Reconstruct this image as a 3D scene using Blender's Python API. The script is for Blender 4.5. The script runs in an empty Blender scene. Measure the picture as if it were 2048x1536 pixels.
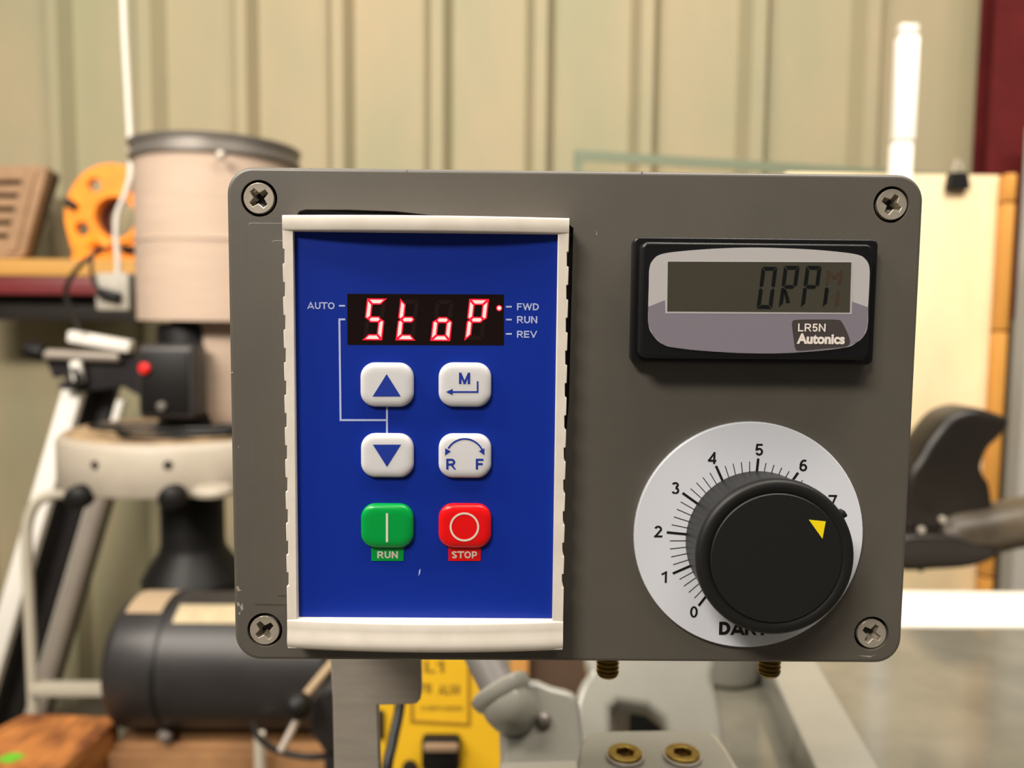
import bpy, bmesh, math, random
from mathutils import Vector, Matrix
random.seed(7)
SC = bpy.context.scene
COL = SC.collection
R_ = math.radians

# ------------------------------------------------------------------ camera
Z0 = 1.20                                   # height of the middle of the control box (front face at y = 0)
CAM = Vector((-0.01448, -0.16520, Z0 + 0.02087))
YAW, PITCH, ROLL, FPX = 0.010283, 0.078796, 0.009903, 1600.0
fwd = Vector((math.sin(YAW)*math.cos(PITCH), math.cos(YAW)*math.cos(PITCH), -math.sin(PITCH)))
rgt = Vector((math.cos(YAW), -math.sin(YAW), 0))
upv = rgt.cross(fwd)
cr, sr = math.cos(ROLL), math.sin(ROLL)
CR, CU = rgt*cr + upv*sr, upv*cr - rgt*sr
cam = bpy.data.cameras.new('camera')
camo = bpy.data.objects.new('camera', cam); COL.objects.link(camo)
m3 = Matrix((CR, CU, -fwd)).transposed()
camo.matrix_world = Matrix.Translation(CAM) @ m3.to_4x4()
cam.sensor_fit = 'HORIZONTAL'; cam.sensor_width = 36.0; cam.lens = FPX*36.0/2048.0
cam.clip_start = 0.005; cam.clip_end = 50
cam.dof.use_dof = True; cam.dof.focus_distance = 0.1615; cam.dof.aperture_fstop = 14.5
SC.camera = camo

# ------------------------------------------------------------------ world, lights, exposure
w = bpy.data.worlds.new('world'); SC.world = w; w.use_nodes = True
bg = w.node_tree.nodes['Background']; bg.inputs[0].default_value = (1.0, 0.93, 0.84, 1); bg.inputs[1].default_value = 0.10
def area(name, loc, size, energy, target, color=(1.0, 0.92, 0.81)):
    l = bpy.data.lights.new(name, 'AREA'); l.shape = 'RECTANGLE'; l.size, l.size_y = size
    l.energy = energy; l.color = color
    o = bpy.data.objects.new(name, l); COL.objects.link(o); o.location = loc
    d = Vector(target) - Vector(loc); o.rotation_euler = d.to_track_quat('-Z', 'Y').to_euler()
    return o
area('ceiling_tube_or_fill_light', (-1.3, -2.1, 3.2), (1.0, 0.5), 90, (0, 0, 1.2))
area('ceiling_tube_or_fill_light', (0.4, -0.7, 3.6), (1.6, 0.4), 36, (0.2, 0.0, 0.9))
area('ceiling_tube_or_fill_light', (0.9, -0.1, 2.6), (1.4, 0.25), 30, (0.7, 2.2, 1.3))  # fill lamp added low to brighten the right of the back wall
area('ceiling_tube_or_fill_light', (-1.3, -0.2, 2.3), (1.4, 0.25), 50, (-1.2, 2.3, 0.9))  # fill lamp added, set low so light reaches the wall below the shelf
area('ceiling_tube_or_fill_light', (-0.2, 0.8, 3.6), (1.8, 0.35), 36, (-0.1, 1.4, 0.8))
SC.view_settings.view_transform = 'Standard'; SC.view_settings.look = 'None'
SC.view_settings.gamma = 1.0; SC.view_settings.use_curve_mapping = False
SC.view_settings.exposure = 0.0

# ------------------------------------------------------------------ pixel helpers (2048 x 1536 frame)
def ray(px, py): return fwd + CR*((px-1024)/FPX) - CU*((py-768)/FPX)
def P(px, py, Y=0.0):
    d = ray(px, py); return CAM + d*((Y-CAM.y)/d.y)
def G(px, py, z):
    d = ray(px, py); return CAM + d*((z-CAM.z)/d.z)
def XZ(pts, Y): return [(P(a, b, Y).x, P(a, b, Y).z) for a, b in pts]
def rect(px0, px1, py0, py1, Y):
    mx, my = (px0+px1)/2, (py0+py1)/2
    return P(px0, my, Y).x, P(px1, my, Y).x, P(mx, py1, Y).z, P(mx, py0, Y).z

# ------------------------------------------------------------------ materials
def lin(c):
    c = c/255.0
    return c/12.92 if c <= 0.04045 else ((c+0.055)/1.055)**2.4
def rgb(r, g, b): return (lin(r), lin(g), lin(b), 1)
MATS = {}
def mat(name, col, rough=0.5, metal=0.0, var=0.0, vscale=20.0, col2=None, bump=0.0, bscale=200.0, spec=0.5,
        stretch=(1, 1, 1), coat=0.0, trans=0.0, emit=None, estr=0.0, ior=1.45):
    m = bpy.data.materials.new(name); m.use_nodes = True; MATS[name] = m
    nt = m.node_tree; b = nt.nodes['Principled BSDF']
    c1 = rgb(*col)
    b.inputs['Base Color'].default_value = c1
    b.inputs['Roughness'].default_value = rough; b.inputs['Metallic'].default_value = metal
    b.inputs['Specular IOR Level'].default_value = spec; b.inputs['Coat Weight'].default_value = coat
    b.inputs['Transmission Weight'].default_value = trans; b.inputs['IOR'].default_value = ior
    if emit: b.inputs['Emission Color'].default_value = emit; b.inputs['Emission Strength'].default_value = estr
    if var or bump:
        tc = nt.nodes.new('ShaderNodeNewGeometry'); mp = nt.nodes.new('ShaderNodeMapping')
        mp.inputs['Scale'].default_value = stretch; nt.links.new(tc.outputs['Position'], mp.inputs['Vector'])
    if var:
        n = nt.nodes.new('ShaderNodeTexNoise'); n.inputs['Scale'].default_value = vscale
        n.inputs['Detail'].default_value = 6; n.inputs['Roughness'].default_value = 0.6
        nt.links.new(mp.outputs[0], n.inputs['Vector'])
        r = nt.nodes.new('ShaderNodeValToRGB')
        c2 = rgb(*col2) if col2 else tuple(x*(1-var) for x in c1[:3]) + (1,)
        r.color_ramp.elements[0].position = 0.35; r.color_ramp.elements[1].position = 0.68
        r.color_ramp.elements[0].color = c2; r.color_ramp.elements[1].color = c1
        nt.links.new(n.outputs['Fac'], r.inputs[0]); nt.links.new(r.outputs[0], b.inputs['Base Color'])
    if bump:
        n2 = nt.nodes.new('ShaderNodeTexNoise'); n2.inputs['Scale'].default_value = bscale; n2.inputs['Detail'].default_value = 3
        nt.links.new(mp.outputs[0], n2.inputs['Vector'])
        bp = nt.nodes.new('ShaderNodeBump'); bp.inputs['Strength'].default_value = bump; bp.inputs['Distance'].default_value = 0.0005
        nt.links.new(n2.outputs['Fac'], bp.inputs['Height']); nt.links.new(bp.outputs[0], b.inputs['Normal'])
    return m

mat('box_grey', (88, 83, 75), 0.45, spec=1.0, var=0.10, vscale=60, bump=0.03, bscale=2500)
mat('scuff_pale', (150, 143, 134), 0.6)
mat('box_dark', (40, 37, 34), 0.6)
mat('rubber_and_shade', (14, 14, 14), 0.5)  # also the black put where shade fills gaps and recesses
mat('white_plastic', (224, 216, 205), 0.38, var=0.04, vscale=150, col2=(214, 206, 194))
mat('blue_film', (14, 44, 148), 0.4, spec=0.25, bump=0.05, bscale=4000)
mat('white_key', (210, 209, 212), 0.28)
mat('green_key', (0, 150, 62), 0.25)
mat('red_key', (222, 16, 18), 0.25)
mat('print_pale', (176, 186, 226), 0.5)
mat('print_blue', (18, 48, 150), 0.5)
mat('print_key', (214, 205, 190), 0.5)
mat('print_black', (16, 15, 16), 0.5)
mat('led_window', (24, 12, 10), 0.12)
mat('led_off', (30, 15, 12), 0.3)
mat('led_halo', (80, 0, 5), 0.5, emit=(1, 0.004, 0.035, 1), estr=0.95)
mat('led_core', (255, 120, 120), 0.5, emit=(1, 0.56, 0.50, 1), estr=1.1)
mat('tach_black', (17, 17, 19), 0.32, bump=0.05, bscale=2500)
mat('tach_silver', (200, 197, 198), 0.32, metal=0.25)
mat('tach_lavender', (140, 134, 146), 0.32, metal=0.25)
mat('lcd_glass', (66, 64, 54), 0.08, spec=0.4)
mat('lcd_seg', (14, 17, 17), 0.3)
mat('lcd_seg_faint', (66, 52, 38), 0.3)
mat('badge', (66, 60, 58), 0.4)
mat('badge_print', (226, 216, 210), 0.5)
mat('dial_white', (216, 219, 228), 0.4)
mat('knob_black', (20, 20, 20), 0.5, bump=0.05, bscale=3500)
mat('knob_face', (17, 17, 17), 0.55, bump=0.1, bscale=4500)
mat('yellow_mark', (240, 214, 16), 0.45)
mat('screw_nickel', (210, 200, 184), 0.34, metal=0.6, var=0.1, vscale=500)
mat('brass', (164, 138, 72), 0.32, metal=1.0, var=0.3, vscale=300)
mat('brass_shade', (90, 68, 34), 0.4, metal=0.9)  # darker copy of the brass, used as recess shade
mat('bare_steel', (172, 163, 152), 0.42, metal=0.35, var=0.15, vscale=70, stretch=(1, 1, 6))
mat('wall_paint', (167, 153, 125), 0.6, spec=0.2, var=0.14, vscale=3.2, col2=(152, 148, 120), stretch=(1, 1, 0.45), bump=0.1, bscale=20)
mat('concrete', (120, 112, 96), 0.8, var=0.2, vscale=8)
mat('red_steel', (98, 30, 30), 0.7, spec=0.2, var=0.25, vscale=9)
mat('maroon_steel', (118, 42, 44), 0.5, var=0.2, vscale=12)
mat('shelf_wood', (200, 150, 76), 0.6, var=0.2, vscale=9, stretch=(0.2, 1, 4))
mat('dark_steel', (34, 29, 24), 0.6, var=0.2, vscale=12)
mat('orange_plastic', (255, 158, 36), 0.45, var=0.15, vscale=20, col2=(240, 136, 30))
mat('black_plastic', (15, 14, 14), 0.5, spec=0.35)
mat('grey_dull', (150, 146, 130), 0.6)
mat('louver_brown', (166, 132, 100), 0.65, var=0.2, vscale=25)
mat('louver_dark', (84, 74, 56), 0.8)
mat('cord_white', (214, 206, 196), 0.5)
mat('outlet_grey', (180, 174, 162), 0.55, var=0.2, vscale=40)
mat('filter_cloth', (184, 162, 144), 0.75, var=0.10, vscale=22, stretch=(0.3, 0.3, 3))
mat('rim_grey', (120, 114, 108), 0.4, metal=0.4)
mat('machine_white', (172, 162, 147), 0.45, var=0.08, vscale=20)
mat('dust_tan', (186, 158, 122), 0.9, var=0.25, vscale=18, col2=(120, 98, 72))
mat('tube_grey', (176, 168, 152), 0.45)
mat('red_button', (220, 40, 40), 0.35)
mat('dark_grey_plastic', (52, 48, 48), 0.4)
mat('white_paint', (244, 240, 232), 0.45)
mat('black_metal', (38, 35, 37), 0.4, var=0.2, vscale=20)
mat('tube_silver', (176, 166, 156), 0.38, metal=0.3, var=0.1, vscale=15)
mat('motor_grey', (42, 40, 40), 0.42, var=0.3, vscale=14, bump=0.2, bscale=60)
mat('motor_label', (176, 160, 128), 0.5, var=0.2, vscale=60)
mat('motor_dust', (150, 130, 104), 0.9)
mat('timber', (176, 112, 54), 0.6, var=0.6, vscale=30, col2=(92, 48, 18), stretch=(1, 0.4, 3))
mat('timber_dark', (120, 72, 36), 0.7, var=0.4, vscale=14)
mat('crate_wood', (160, 118, 76), 0.65, var=0.5, vscale=7, col2=(112, 78, 50), stretch=(1, 1, 0.6))
mat('green_paint', (84, 160, 36), 0.4)
mat('yellow_body', (226, 178, 36), 0.42, var=0.08, vscale=20)
mat('yellow_groove', (150, 112, 26), 0.6)
mat('yellow_print', (120, 92, 26), 0.6)
mat('switch_grey', (140, 116, 92), 0.5)
mat('machine_grey', (134, 132, 123), 0.24, var=0.06, vscale=40, bump=0.12, bscale=60)
mat('machine_table', (114, 110, 98), 0.12, var=0.10, vscale=18, col2=(96, 94, 84), bump=0.1, bscale=40)
mat('grey_pipe', (112, 108, 104), 0.45)
mat('brown_card', (76, 56, 40), 0.8, var=0.2, vscale=10)
mat('tan_card', (178, 126, 62), 0.8)
mat('plywood', (240, 220, 180), 0.6, var=0.07, vscale=9, col2=(230, 206, 164), stretch=(1, 1, 0.4))
mat('strip_wood', (206, 146, 66), 0.55, var=0.2, vscale=20, stretch=(1, 1, 0.3))
mat('hood_black', (32, 27, 23), 0.36, var=0.3, vscale=12)
mat('hood_dusty', (104, 92, 74), 0.42, var=0.5, vscale=10, col2=(58, 50, 40))
mat('white_sheet', (248, 242, 228), 0.5, var=0.05, vscale=10)
mat('grey_panel', (196, 192, 184), 0.5)
mat('olive_grey', (124, 120, 100), 0.6)
mat('glass_edge', (118, 126, 106), 0.35)
mat('glass_clear', (252, 250, 244), 0.02, trans=1.0, ior=1.1)

# ------------------------------------------------------------------ mesh helpers
def mesh(verts, faces, name='m'):
    me = bpy.data.meshes.new(name); me.from_pydata([tuple(v) for v in verts], [], faces); me.update()
    bm = bmesh.new(); bm.from_mesh(me); bmesh.ops.recalc_face_normals(bm, faces=bm.faces); bm.to_mesh(me); bm.free()
    return me
def join(*mm):
    bm = bmesh.new()
    for m in mm: bm.from_mesh(m)
    me = bpy.data.meshes.new('m'); bm.to_mesh(me); bm.free(); return me
def box(x0, x1, y0, y1, z0, z1, bev=0.0, seg=2, rot=None):
    bm = bmesh.new(); bmesh.ops.create_cube(bm, size=1)
    for v in bm.verts: v.co = Vector(((v.co.x)*(x1-x0), v.co.y*(y1-y0), v.co.z*(z1-z0)))
    if bev: bmesh.ops.bevel(bm, geom=bm.edges[:], offset=bev, segments=seg, affect='EDGES', profile=0.5)
    c = Vector(((x0+x1)/2, (y0+y1)/2, (z0+z1)/2))
    for v in bm.verts: v.co = (rot @ v.co if rot else v.co) + c
    me = bpy.data.meshes.new('m'); bm.to_mesh(me); bm.free(); return me
def shape(polys, ya, yb, bev=0.0, bres=2, plane='xz', inset=False):
    """polygons (first outer, others holes) extruded between depths ya and yb"""
    cu = bpy.data.curves.new('c', 'CURVE'); cu.dimensions = '2D'; cu.fill_mode = 'BOTH'
    for pl in polys:
        sp = cu.splines.new('POLY'); sp.points.add(len(pl)-1)
        for p, (a, b) in zip(sp.points, pl): p.co = (a, b, 0, 1)
        sp.use_cyclic_u = True
    t = abs(yb-ya)/2
    cu.extrude = max(t-bev, 1e-6); cu.bevel_depth = bev; cu.bevel_resolution = bres
    if inset: cu.offset = -bev
    o = bpy.data.objects.new('c', cu); COL.objects.link(o)
    dg = bpy.context.evaluated_depsgraph_get(); me = bpy.data.meshes.new_from_object(o.evaluated_get(dg))
    bpy.data.objects.remove(o); bpy.data.curves.remove(cu)
    mid = (ya+yb)/2
    for v in me.vertices:
        u, vv, ww = v.co
        v.co = (u, mid-ww, vv) if plane == 'xz' else (u, vv, mid+ww)
    me.materials.clear()
    return me
def shape_on(polys_px, org, nrm_, thick, bev=0.0, bres=3):
    """pixel outlines laid on a tilted plane through org and given thickness behind it"""
    nrm_ = Vector(nrm_).normalized(); org = Vector(org)
    u = Vector((0, 0, 1)).cross(nrm_).normalized()*1.0; v = nrm_.cross(u).normalized()
    def uv(px, py):
        d = ray(px, py); q = CAM + d*((org-CAM).dot(nrm_)/d.dot(nrm_)) - org; return (q.dot(u), q.dot(v))
    me = shape([[uv(*p) for p in pl] for pl in polys_px], -thick, 0.0, bev, bres, plane='xy')
    for w_ in me.vertices: a, b, c = w_.co; w_.co = org + u*a + v*b + nrm_*c
    return me
def rrect(x0, x1, z0, z1, r, n=6):
    out = []
    for cx, cz, a0 in ((x1-r, z1-r, 0), (x0+r, z1-r, 90), (x0+r, z0+r, 180), (x1-r, z0+r, 270)):
        for k in range(n+1):
            a = R_(a0+90*k/n); out.append((cx+r*math.cos(a), cz+r*math.sin(a)))
    return out
def circ(cx, cz, r, n=40): return [(cx+r*math.cos(2*math.pi*k/n), cz+r*math.sin(2*math.pi*k/n)) for k in range(n)]
def lathe(prof, o, axis, n=40):
    """prof: list of (radius, distance along axis)"""
    o = Vector(o); a = Vector(axis).normalized()
    u = a.orthogonal().normalized(); v = a.cross(u)
    vs, fs = [], []
    for r, t in prof:
        for k in range(n):
            th = 2*math.pi*k/n; vs.append(o + a*t + (u*math.cos(th)+v*math.sin(th))*r)
    for i in range(len(prof)-1):
        for k in range(n):
            k2 = (k+1) % n; fs.append((i*n+k, i*n+k2, (i+1)*n+k2, (i+1)*n+k))
    fs.append(tuple(range(n))); L = (len(prof)-1)*n; fs.append(tuple(L+k for k in range(n)))
    return mesh(vs, fs)
def crom(pts, sub=8):
    pts = [Vector(p) for p in pts]; out = []
    for i in range(len(pts)-1):
        p0 = pts[max(i-1, 0)]; p1 = pts[i]; p2 = pts[i+1]; p3 = pts[min(i+2, len(pts)-1)]
        for k in range(sub):
            t = k/sub
            out.append(0.5*((2*p1)+(p2-p0)*t+(2*p0-5*p1+4*p2-p3)*t*t+(3*p1-p0-3*p2+p3)*t**3))
    out.append(pts[-1]); return out
def tube(pts, r, n=12, smooth=True, sub=8):
    if smooth and len(pts) > 2: 
        rr = r; pts = crom(pts, sub)
    pts = [Vector(p) for p in pts]; vs, fs = [], []
    t0 = (pts[1]-pts[0]).normalized(); u = t0.orthogonal().normalized()
    for i, p in enumerate(pts):
        t = (pts[min(i+1, len(pts)-1)]-pts[max(i-1, 0)]).normalized()
        u = (u - t*u.dot(t)).normalized(); v = t.cross(u)
        ri = r[min(int(i*len(r)/len(pts)), len(r)-1)] if isinstance(r, (list, tuple)) else r
        for k in range(n):
            th = 2*math.pi*k/n; vs.append(p+(u*math.cos(th)+v*math.sin(th))*ri)
    for i in range(len(pts)-1):
        for k in range(n):
            k2 = (k+1) % n; fs.append((i*n+k, i*n+k2, (i+1)*n+k2, (i+1)*n+k))
    fs.append(tuple(range(n))); L = (len(pts)-1)*n; fs.append(tuple(L+k for k in range(n)))
    return mesh(vs, fs)
def bar(p, q, w, h, bev=0.0):
    """square bar from p to q"""
    p, q = Vector(p), Vector(q); d = q-p; L = d.length
    m = box(-w/2, w/2, -h/2, h/2, 0, L, bev)
    z = d.normalized(); x = Vector((0, 1, 0)).cross(z)
    x = x.normalized() if x.length > 1e-4 else Vector((1, 0, 0))
    y = z.cross(x); M = Matrix((x, y, z)).transposed()
    for v in m.vertices: v.co = M @ v.co + p
    return m
def pillow(x0, x1, z0, z1, r, ybase, prof):
    vs, fs, n = [], [], None
    for ins, h in prof:
        ring = rrect(x0+ins, x1-ins, z0+ins, z1-ins, max(r-ins*0.8, 0.0003), 7); n = len(ring)
        vs += [(a, ybase-h, b) for a, b in ring]
    for i in range(len(prof)-1):
        for k in range(n):
            k2 = (k+1) % n; fs.append((i*n+k, i*n+k2, (i+1)*n+k2, (i+1)*n+k))
    fs.append(tuple((len(prof)-1)*n+k for k in range(n)))
    return mesh(vs, fs)
def text_mesh(s, bold=0.0):
    cu = bpy.data.curves.new('t', 'FONT'); cu.body = s; cu.offset = bold; cu.extrude = 0.0
    o = bpy.data.objects.new('t', cu); COL.objects.link(o)
    dg = bpy.context.evaluated_depsgraph_get(); me = bpy.data.meshes.new_from_object(o.evaluated_get(dg))
    bpy.data.objects.remove(o); bpy.data.curves.remove(cu)
    return me
def text_builtin(s, x0, x1, z0, z1, Y, bold=0.02, thick=0.00004):
    me = text_mesh(s, bold)
    xs = [v.co.x for v in me.vertices]; ys = [v.co.y for v in me.vertices]
    a0, a1, b0, b1 = min(xs), max(xs), min(ys), max(ys)
    for v in me.vertices:
        u = (v.co.x-a0)/(a1-a0); t = (v.co.y-b0)/(b1-b0)
        v.co = (x0+u*(x1-x0), Y-thick, z0+t*(z1-z0))
    return me
# monoline sans-serif lettering built from strokes
def glyph(ch, t):
    h = t/2; b, T = h, 1-h
    def arc(cx, cy, rx, ry, a0, a1, n=14): return [(cx+rx*math.cos(R_(a0+(a1-a0)*k/n)), cy+ry*math.sin(R_(a0+(a1-a0)*k/n))) for k in range(n+1)]
    wid = {'A': .92, 'U': .78, 'T': .78, 'O': .94, 'F': .66, 'W': 1.2, 'D': .80, 'R': .80, 'N': .80, 'E': .70, 'V': .88, 'M': .92, 'S': .76, 'P': .74, 'L': .64, '1': .36, '0': .62, ' ': .35}
    w_ = wid.get(ch, .62); l, r, c = h, w_-h, w_/2; rx = (r-l)/2
    d = {
     'A': [[(h*.7, 0), (c, 1)], [(c, 1), (w_-h*.7, 0)], [(.24*w_, .28), (.76*w_, .28)]],
     'U': [[(l, 1), (l, .36)] + arc(c, .36, rx, .36-b, 180, 360) + [(r, 1)]],
     'T': [[(0, T), (w_, T)], [(c, T), (c, 0)]],
     'O': [arc(c, .5, rx, .5-h, 0, 360, 28)],
     'F': [[(l, 0), (l, 1)], [(l, T), (w_-h, T)], [(l, .5), (w_*.9-h, .5)]],
     'E': [[(l, 0), (l, 1)], [(l, T), (w_-h, T)], [(l, .5), (w_*.94-h, .5)], [(l, b), (w_-h, b)]],
     'L': [[(l, 0), (l, 1)], [(l, b), (w_-h, b)]],
     'W': [[(h*.8, 1), (.27*w_, 0)], [(.27*w_, 0), (.5*w_, 1)], [(.5*w_, 1), (.73*w_, 0)], [(.73*w_, 0), (w_-h*.8, 1)]],
     'V': [[(h*.8, 1), (c, 0)], [(c, 0), (w_-h*.8, 1)]],
     'D': [[(l, b), (l, T), (.42*w_, T)] + arc(.42*w_, .5, r-.42*w_, .5-h, 90, -90) + [(l, b)]],
     'P': [[(l, 0), (l, 1)], [(l, T), (.55*w_, T)] + arc(.55*w_, (T+.42)/2, r-.55*w_, (T-.42)/2, 90, -90) + [(l, .42)]],
     'R': [[(l, 0), (l, 1)], [(l, T), (.55*w_, T)] + arc(.55*w_, (T+.46)/2, r-h*.4-.55*w_, (T-.46)/2, 90, -90) + [(l, .46)], [(.52*w_, .46), (r, 0)]],
     'N': [[(l, 0), (l, 1)], [(l+h*.3, 1), (r-h*.3, 0)], [(r, 0), (r, 1)]],
     'M': [[(l, 0), (l, 1)], [(l+h*.2, 1), (c, 0)], [(c, 0), (r-h*.2, 1)], [(r, 1), (r, 0)]],
     'S': [arc(c, .74, rx, .26-h, 15, 255) + arc(c, .26, rx, .26-h, 75, -165)],
     '0': [arc(c, .5, rx, .5-h, 0, 360, 28)],
     '1': [[(r, 0), (r, 1)], [(r, .93), (0, .76)]],
     '2': [arc(c, .70, rx, .30-h, 165, -30) + [(l+h*.3, b)], [(l, b), (w_-h*.5, b)]],
     '3': [arc(c-.02, .74, rx-.02, .26-h, 160, -80), arc(c, .27, rx, .27-h*.6, 90, -160)],
     '4': [[(.74*w_, 0), (.74*w_, 1)], [(.74*w_, 1), (h*.5, .30)], [(h*.8, .27), (w_-h, .27)]],
     '5': [[(w_-h*1.6, T), (l+.06, T), (l+.01, .50)], arc(c, .33, rx, .33-h, 140, -160)],
     '6': [arc(c, .32, rx, .32-h, 0, 360, 24), arc(c+.06, .45, rx+.06, .55-h, 175, 60)],
     '7': [[(h*.2, T), (w_-h, T)], [(w_-h*1.2, T), (.36*w_, 0)]],
     '8': [arc(c, .75, rx*.9, .25-h, 0, 360, 24), arc(c, .27, rx, .27-h*.7, 0, 360, 24)],
     '9': [arc(c, .68, rx, .32-h, 0, 360, 24), arc(c-.06, .55, rx+.06, .55-h, -5, -120)],
    }
    return w_, d.get(ch, [])
def ribbon(pl, wd, ext=True):
    """quad strip along a 2D polyline with mitred joints"""
    p = [Vector(q) for q in pl]; p = [q for i, q in enumerate(p) if i == 0 or (q-p[i-1]).length > 1e-7]
    n = len(p); closed = n > 3 and (p[0]-p[-1]).length < 1e-6
    out = []
    for i in range(n):
        a = p[i]-p[i-1] if i > 0 else (p[-1]-p[-2] if closed else p[1]-p[0])
        c = p[i+1]-p[i] if i < n-1 else (p[1]-p[0] if closed else p[-1]-p[-2])
        a, c = a.normalized(), c.normalized(); na, nc = Vector((-a.y, a.x)), Vector((-c.y, c.x))
        m = (na+nc).normalized(); m = m*(wd/2/max(m.dot(na), 0.35)); q = p[i]
        if ext and not closed and i == 0: q = q-c*wd/2
        if ext and not closed and i == n-1: q = q+a*wd/2
        out.append((q+m, q-m))
    return out
def text_fit(s, x0, x1, z0, z1, Y, bold=0.17, thick=0.00004, gap=0.13):
    strokes, x = [], 0.0
    for ch in s:
        w_, st = glyph(ch, bold)
        for j, pl in enumerate(st):
            strokes.append((j, [[(x+q.x, min(max(q.y, 0), 1)) for q in pr] for pr in ribbon(pl, bold, len(pl) < 6)]))
        x += w_+gap
    W_ = x-gap; vs, fs = [], []
    for j, rb in strokes:
        i = len(vs)
        for pr in rb: vs += [(x0+u/W_*(x1-x0), Y-thick-j*4e-6, z0+v*(z1-z0)) for u, v in pr]
        fs += [(i+2*k, i+2*k+1, i+2*k+3, i+2*k+2) for k in range(len(rb)-1)]
    return mesh(vs, fs)
def text_px(s, px0, px1, py0, py1, Y, **k): return text_fit(s, *rect(px0, px1, py0, py1, Y), Y, **k)
def rotm(me, M, c):
    c = Vector(c)
    for v in me.vertices: v.co = M @ (v.co-c) + c
    return me

WLOC = {}
def thing(name, label, cat, loc, group=None):
    o = bpy.data.objects.new(name, None); COL.objects.link(o); o.location = loc; o.empty_display_size = 0.02
    o['label'] = label; o['category'] = cat
    if group: o['group'] = group
    WLOC[o.name] = Vector(loc); return o
def obj(name, me, m, parent=None, ang=35, label=None, cat=None, group=None, kind=None):
    me.name = name
    if len(me.vertices):
        xs = [v.co for v in me.vertices]
        c = Vector([(min(p[i] for p in xs)+max(p[i] for p in xs))/2 for i in range(3)])
    else: c = Vector()
    me.transform(Matrix.Translation(-c))
    me.materials.clear(); me.materials.append(MATS[m])
    me.polygons.foreach_set('use_smooth', [True]*len(me.polygons))
    me.set_sharp_from_angle(angle=R_(ang))
    o = bpy.data.objects.new(name, me); COL.objects.link(o); WLOC[o.name] = c
    o.location = c - (WLOC[parent.name] if parent else Vector())
    if parent: o.parent = parent
    if label: o['label'] = label
    if cat: o['category'] = cat
    if group: o['group'] = group
    if kind: o['kind'] = kind
    return o
def copy_part(o, parent, dloc, rot=None):
    c = o.copy(); COL.objects.link(c); c.parent = parent; c.location = o.location + Vector(dloc)
    if rot: c.rotation_euler = rot
    WLOC[c.name] = WLOC[o.name] + Vector(dloc); return c

# ================================================================== SETTING
def wall_y(x): return 2.25 - 0.085*x
def W(px, py=150):
    d = ray(px, py); t = (2.25 - 0.085*CAM.x - CAM.y)/(d.y + 0.085*d.x); return CAM + d*t
nrm = Vector((-0.085, -1, 0)).normalized()
tan_ = Vector((1, -0.085, 0)).normalized()
def wpt(s, dep): 
    b = Vector((0, 2.25, 0)) + tan_*s; return b + nrm*dep
def s_of(px): return (W(px)-Vector((0, 2.25, 0))).dot(tan_)
ribs = [(-95, -40), (103, 152), (272, 338), (468, 521), (655, 711), (848, 907), (1050, 1110), (1258, 1319), (1472, 1540), (1695, 1762), (1914, 1985), (2140, 2210)]
rs = [(s_of(a), s_of(b)) for a, b in ribs]
rs = [(rs[0][0]-0.30*k, rs[0][0]-0.30*k+0.083) for k in range(9, 0, -1)] + rs + [(rs[-1][0]+0.30*k, rs[-1][0]+0.30*k+0.083) for k in range(1, 8)]
prof = [(rs[0][0]-0.2, 0)]
for a, b in rs:
    wd = b-a
    prof += [(a, 0), (a+wd*0.03, 0.002), (a+wd*0.34, 0.055), (a+wd*0.74, 0.055), (a+wd*0.97, 0.002), (b, 0)]
prof.append((rs[-1][1]+0.2, 0))
vs, fs = [], []
for s, d in prof:
    p = wpt(s, d); vs += [(p.x, p.y, 0), (p.x, p.y, 4.2)]
for i in range(len(prof)-1): fs.append((2*i, 2*i+2, 2*i+3, 2*i+1))
obj('wall_back', mesh(vs, fs), 'wall_paint', ang=20, kind='structure', label='cream ribbed metal wall behind the machines')
obj('floor', box(-4.6, 4.6, -2.5, 3.2, -0.1, 0.0), 'concrete', kind='structure', label='grey concrete workshop floor')
# red column in front of the wall at the right
cx0, cx1 = P(1984, 170, 1.95).x, P(2070, 170, 1.95).x
cr0 = P(1957, 170, 2.04).x
obj('trim_1', join(box(cx0, cx1, 1.95, 1.962, 0, 4.2), box((cx0+cx1)/2-0.006, (cx0+cx1)/2+0.006, 1.962, 2.04, 0, 4.2), box(cr0, cx1, 2.04, 2.052, 0, 4.2)), 'red_steel', kind='structure', label='dark red steel column')
obj('wall_right', box(P(2032, 600, 1.85).x, P(2032, 600, 1.85).x+0.5, 1.80, 1.85, 0, P(2040, 255, 1.85).z), 'grey_panel', kind='structure', label='pale grey panel beside the red column')
obj('trim_2', box(P(2012, 800, 1.9).x, P(2034, 800, 1.9).x, 1.88, 1.9, 0, P(2020, 640, 1.9).z), 'olive_grey', kind='structure', label='olive grey strip below the red column')

# ================================================================== CONTROL BOX
BW, BH = 0.142, 0.10287
bx = thing('control_box', 'grey plastic control box with blue keypad, digital readout and speed dial', 'control box', (0, 0.03, Z0-BH/2))
# lid with cutout and counterbores
b_ = 0.0008
outer = rrect(-BW/2+b_, BW/2-b_, Z0-BH/2+b_, Z0+BH/2-b_, 0.0046)
cut = XZ([(592, 432), (598, 422), (610, 418.5), (700, 419), (790, 422), (870, 431), (960, 440), (1128, 440), (1147, 456), (1146, 500), (1142, 640), (1138, 800), (1130, 900), (1120, 1280), (600, 1280)], 0)
scr = [(518, 396.5, 40), (1783, 409, 62), (529.5, 1260, 38), (1743, 1267, 58)]
holes = [circ(P(a, b, 0).x, P(a, b, 0).z, 0.0037) for a, b, _ in scr]
lid = shape([outer, cut[::-1]] + [h[::-1] for h in holes], 0.0, 0.012, 0.0)
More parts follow.
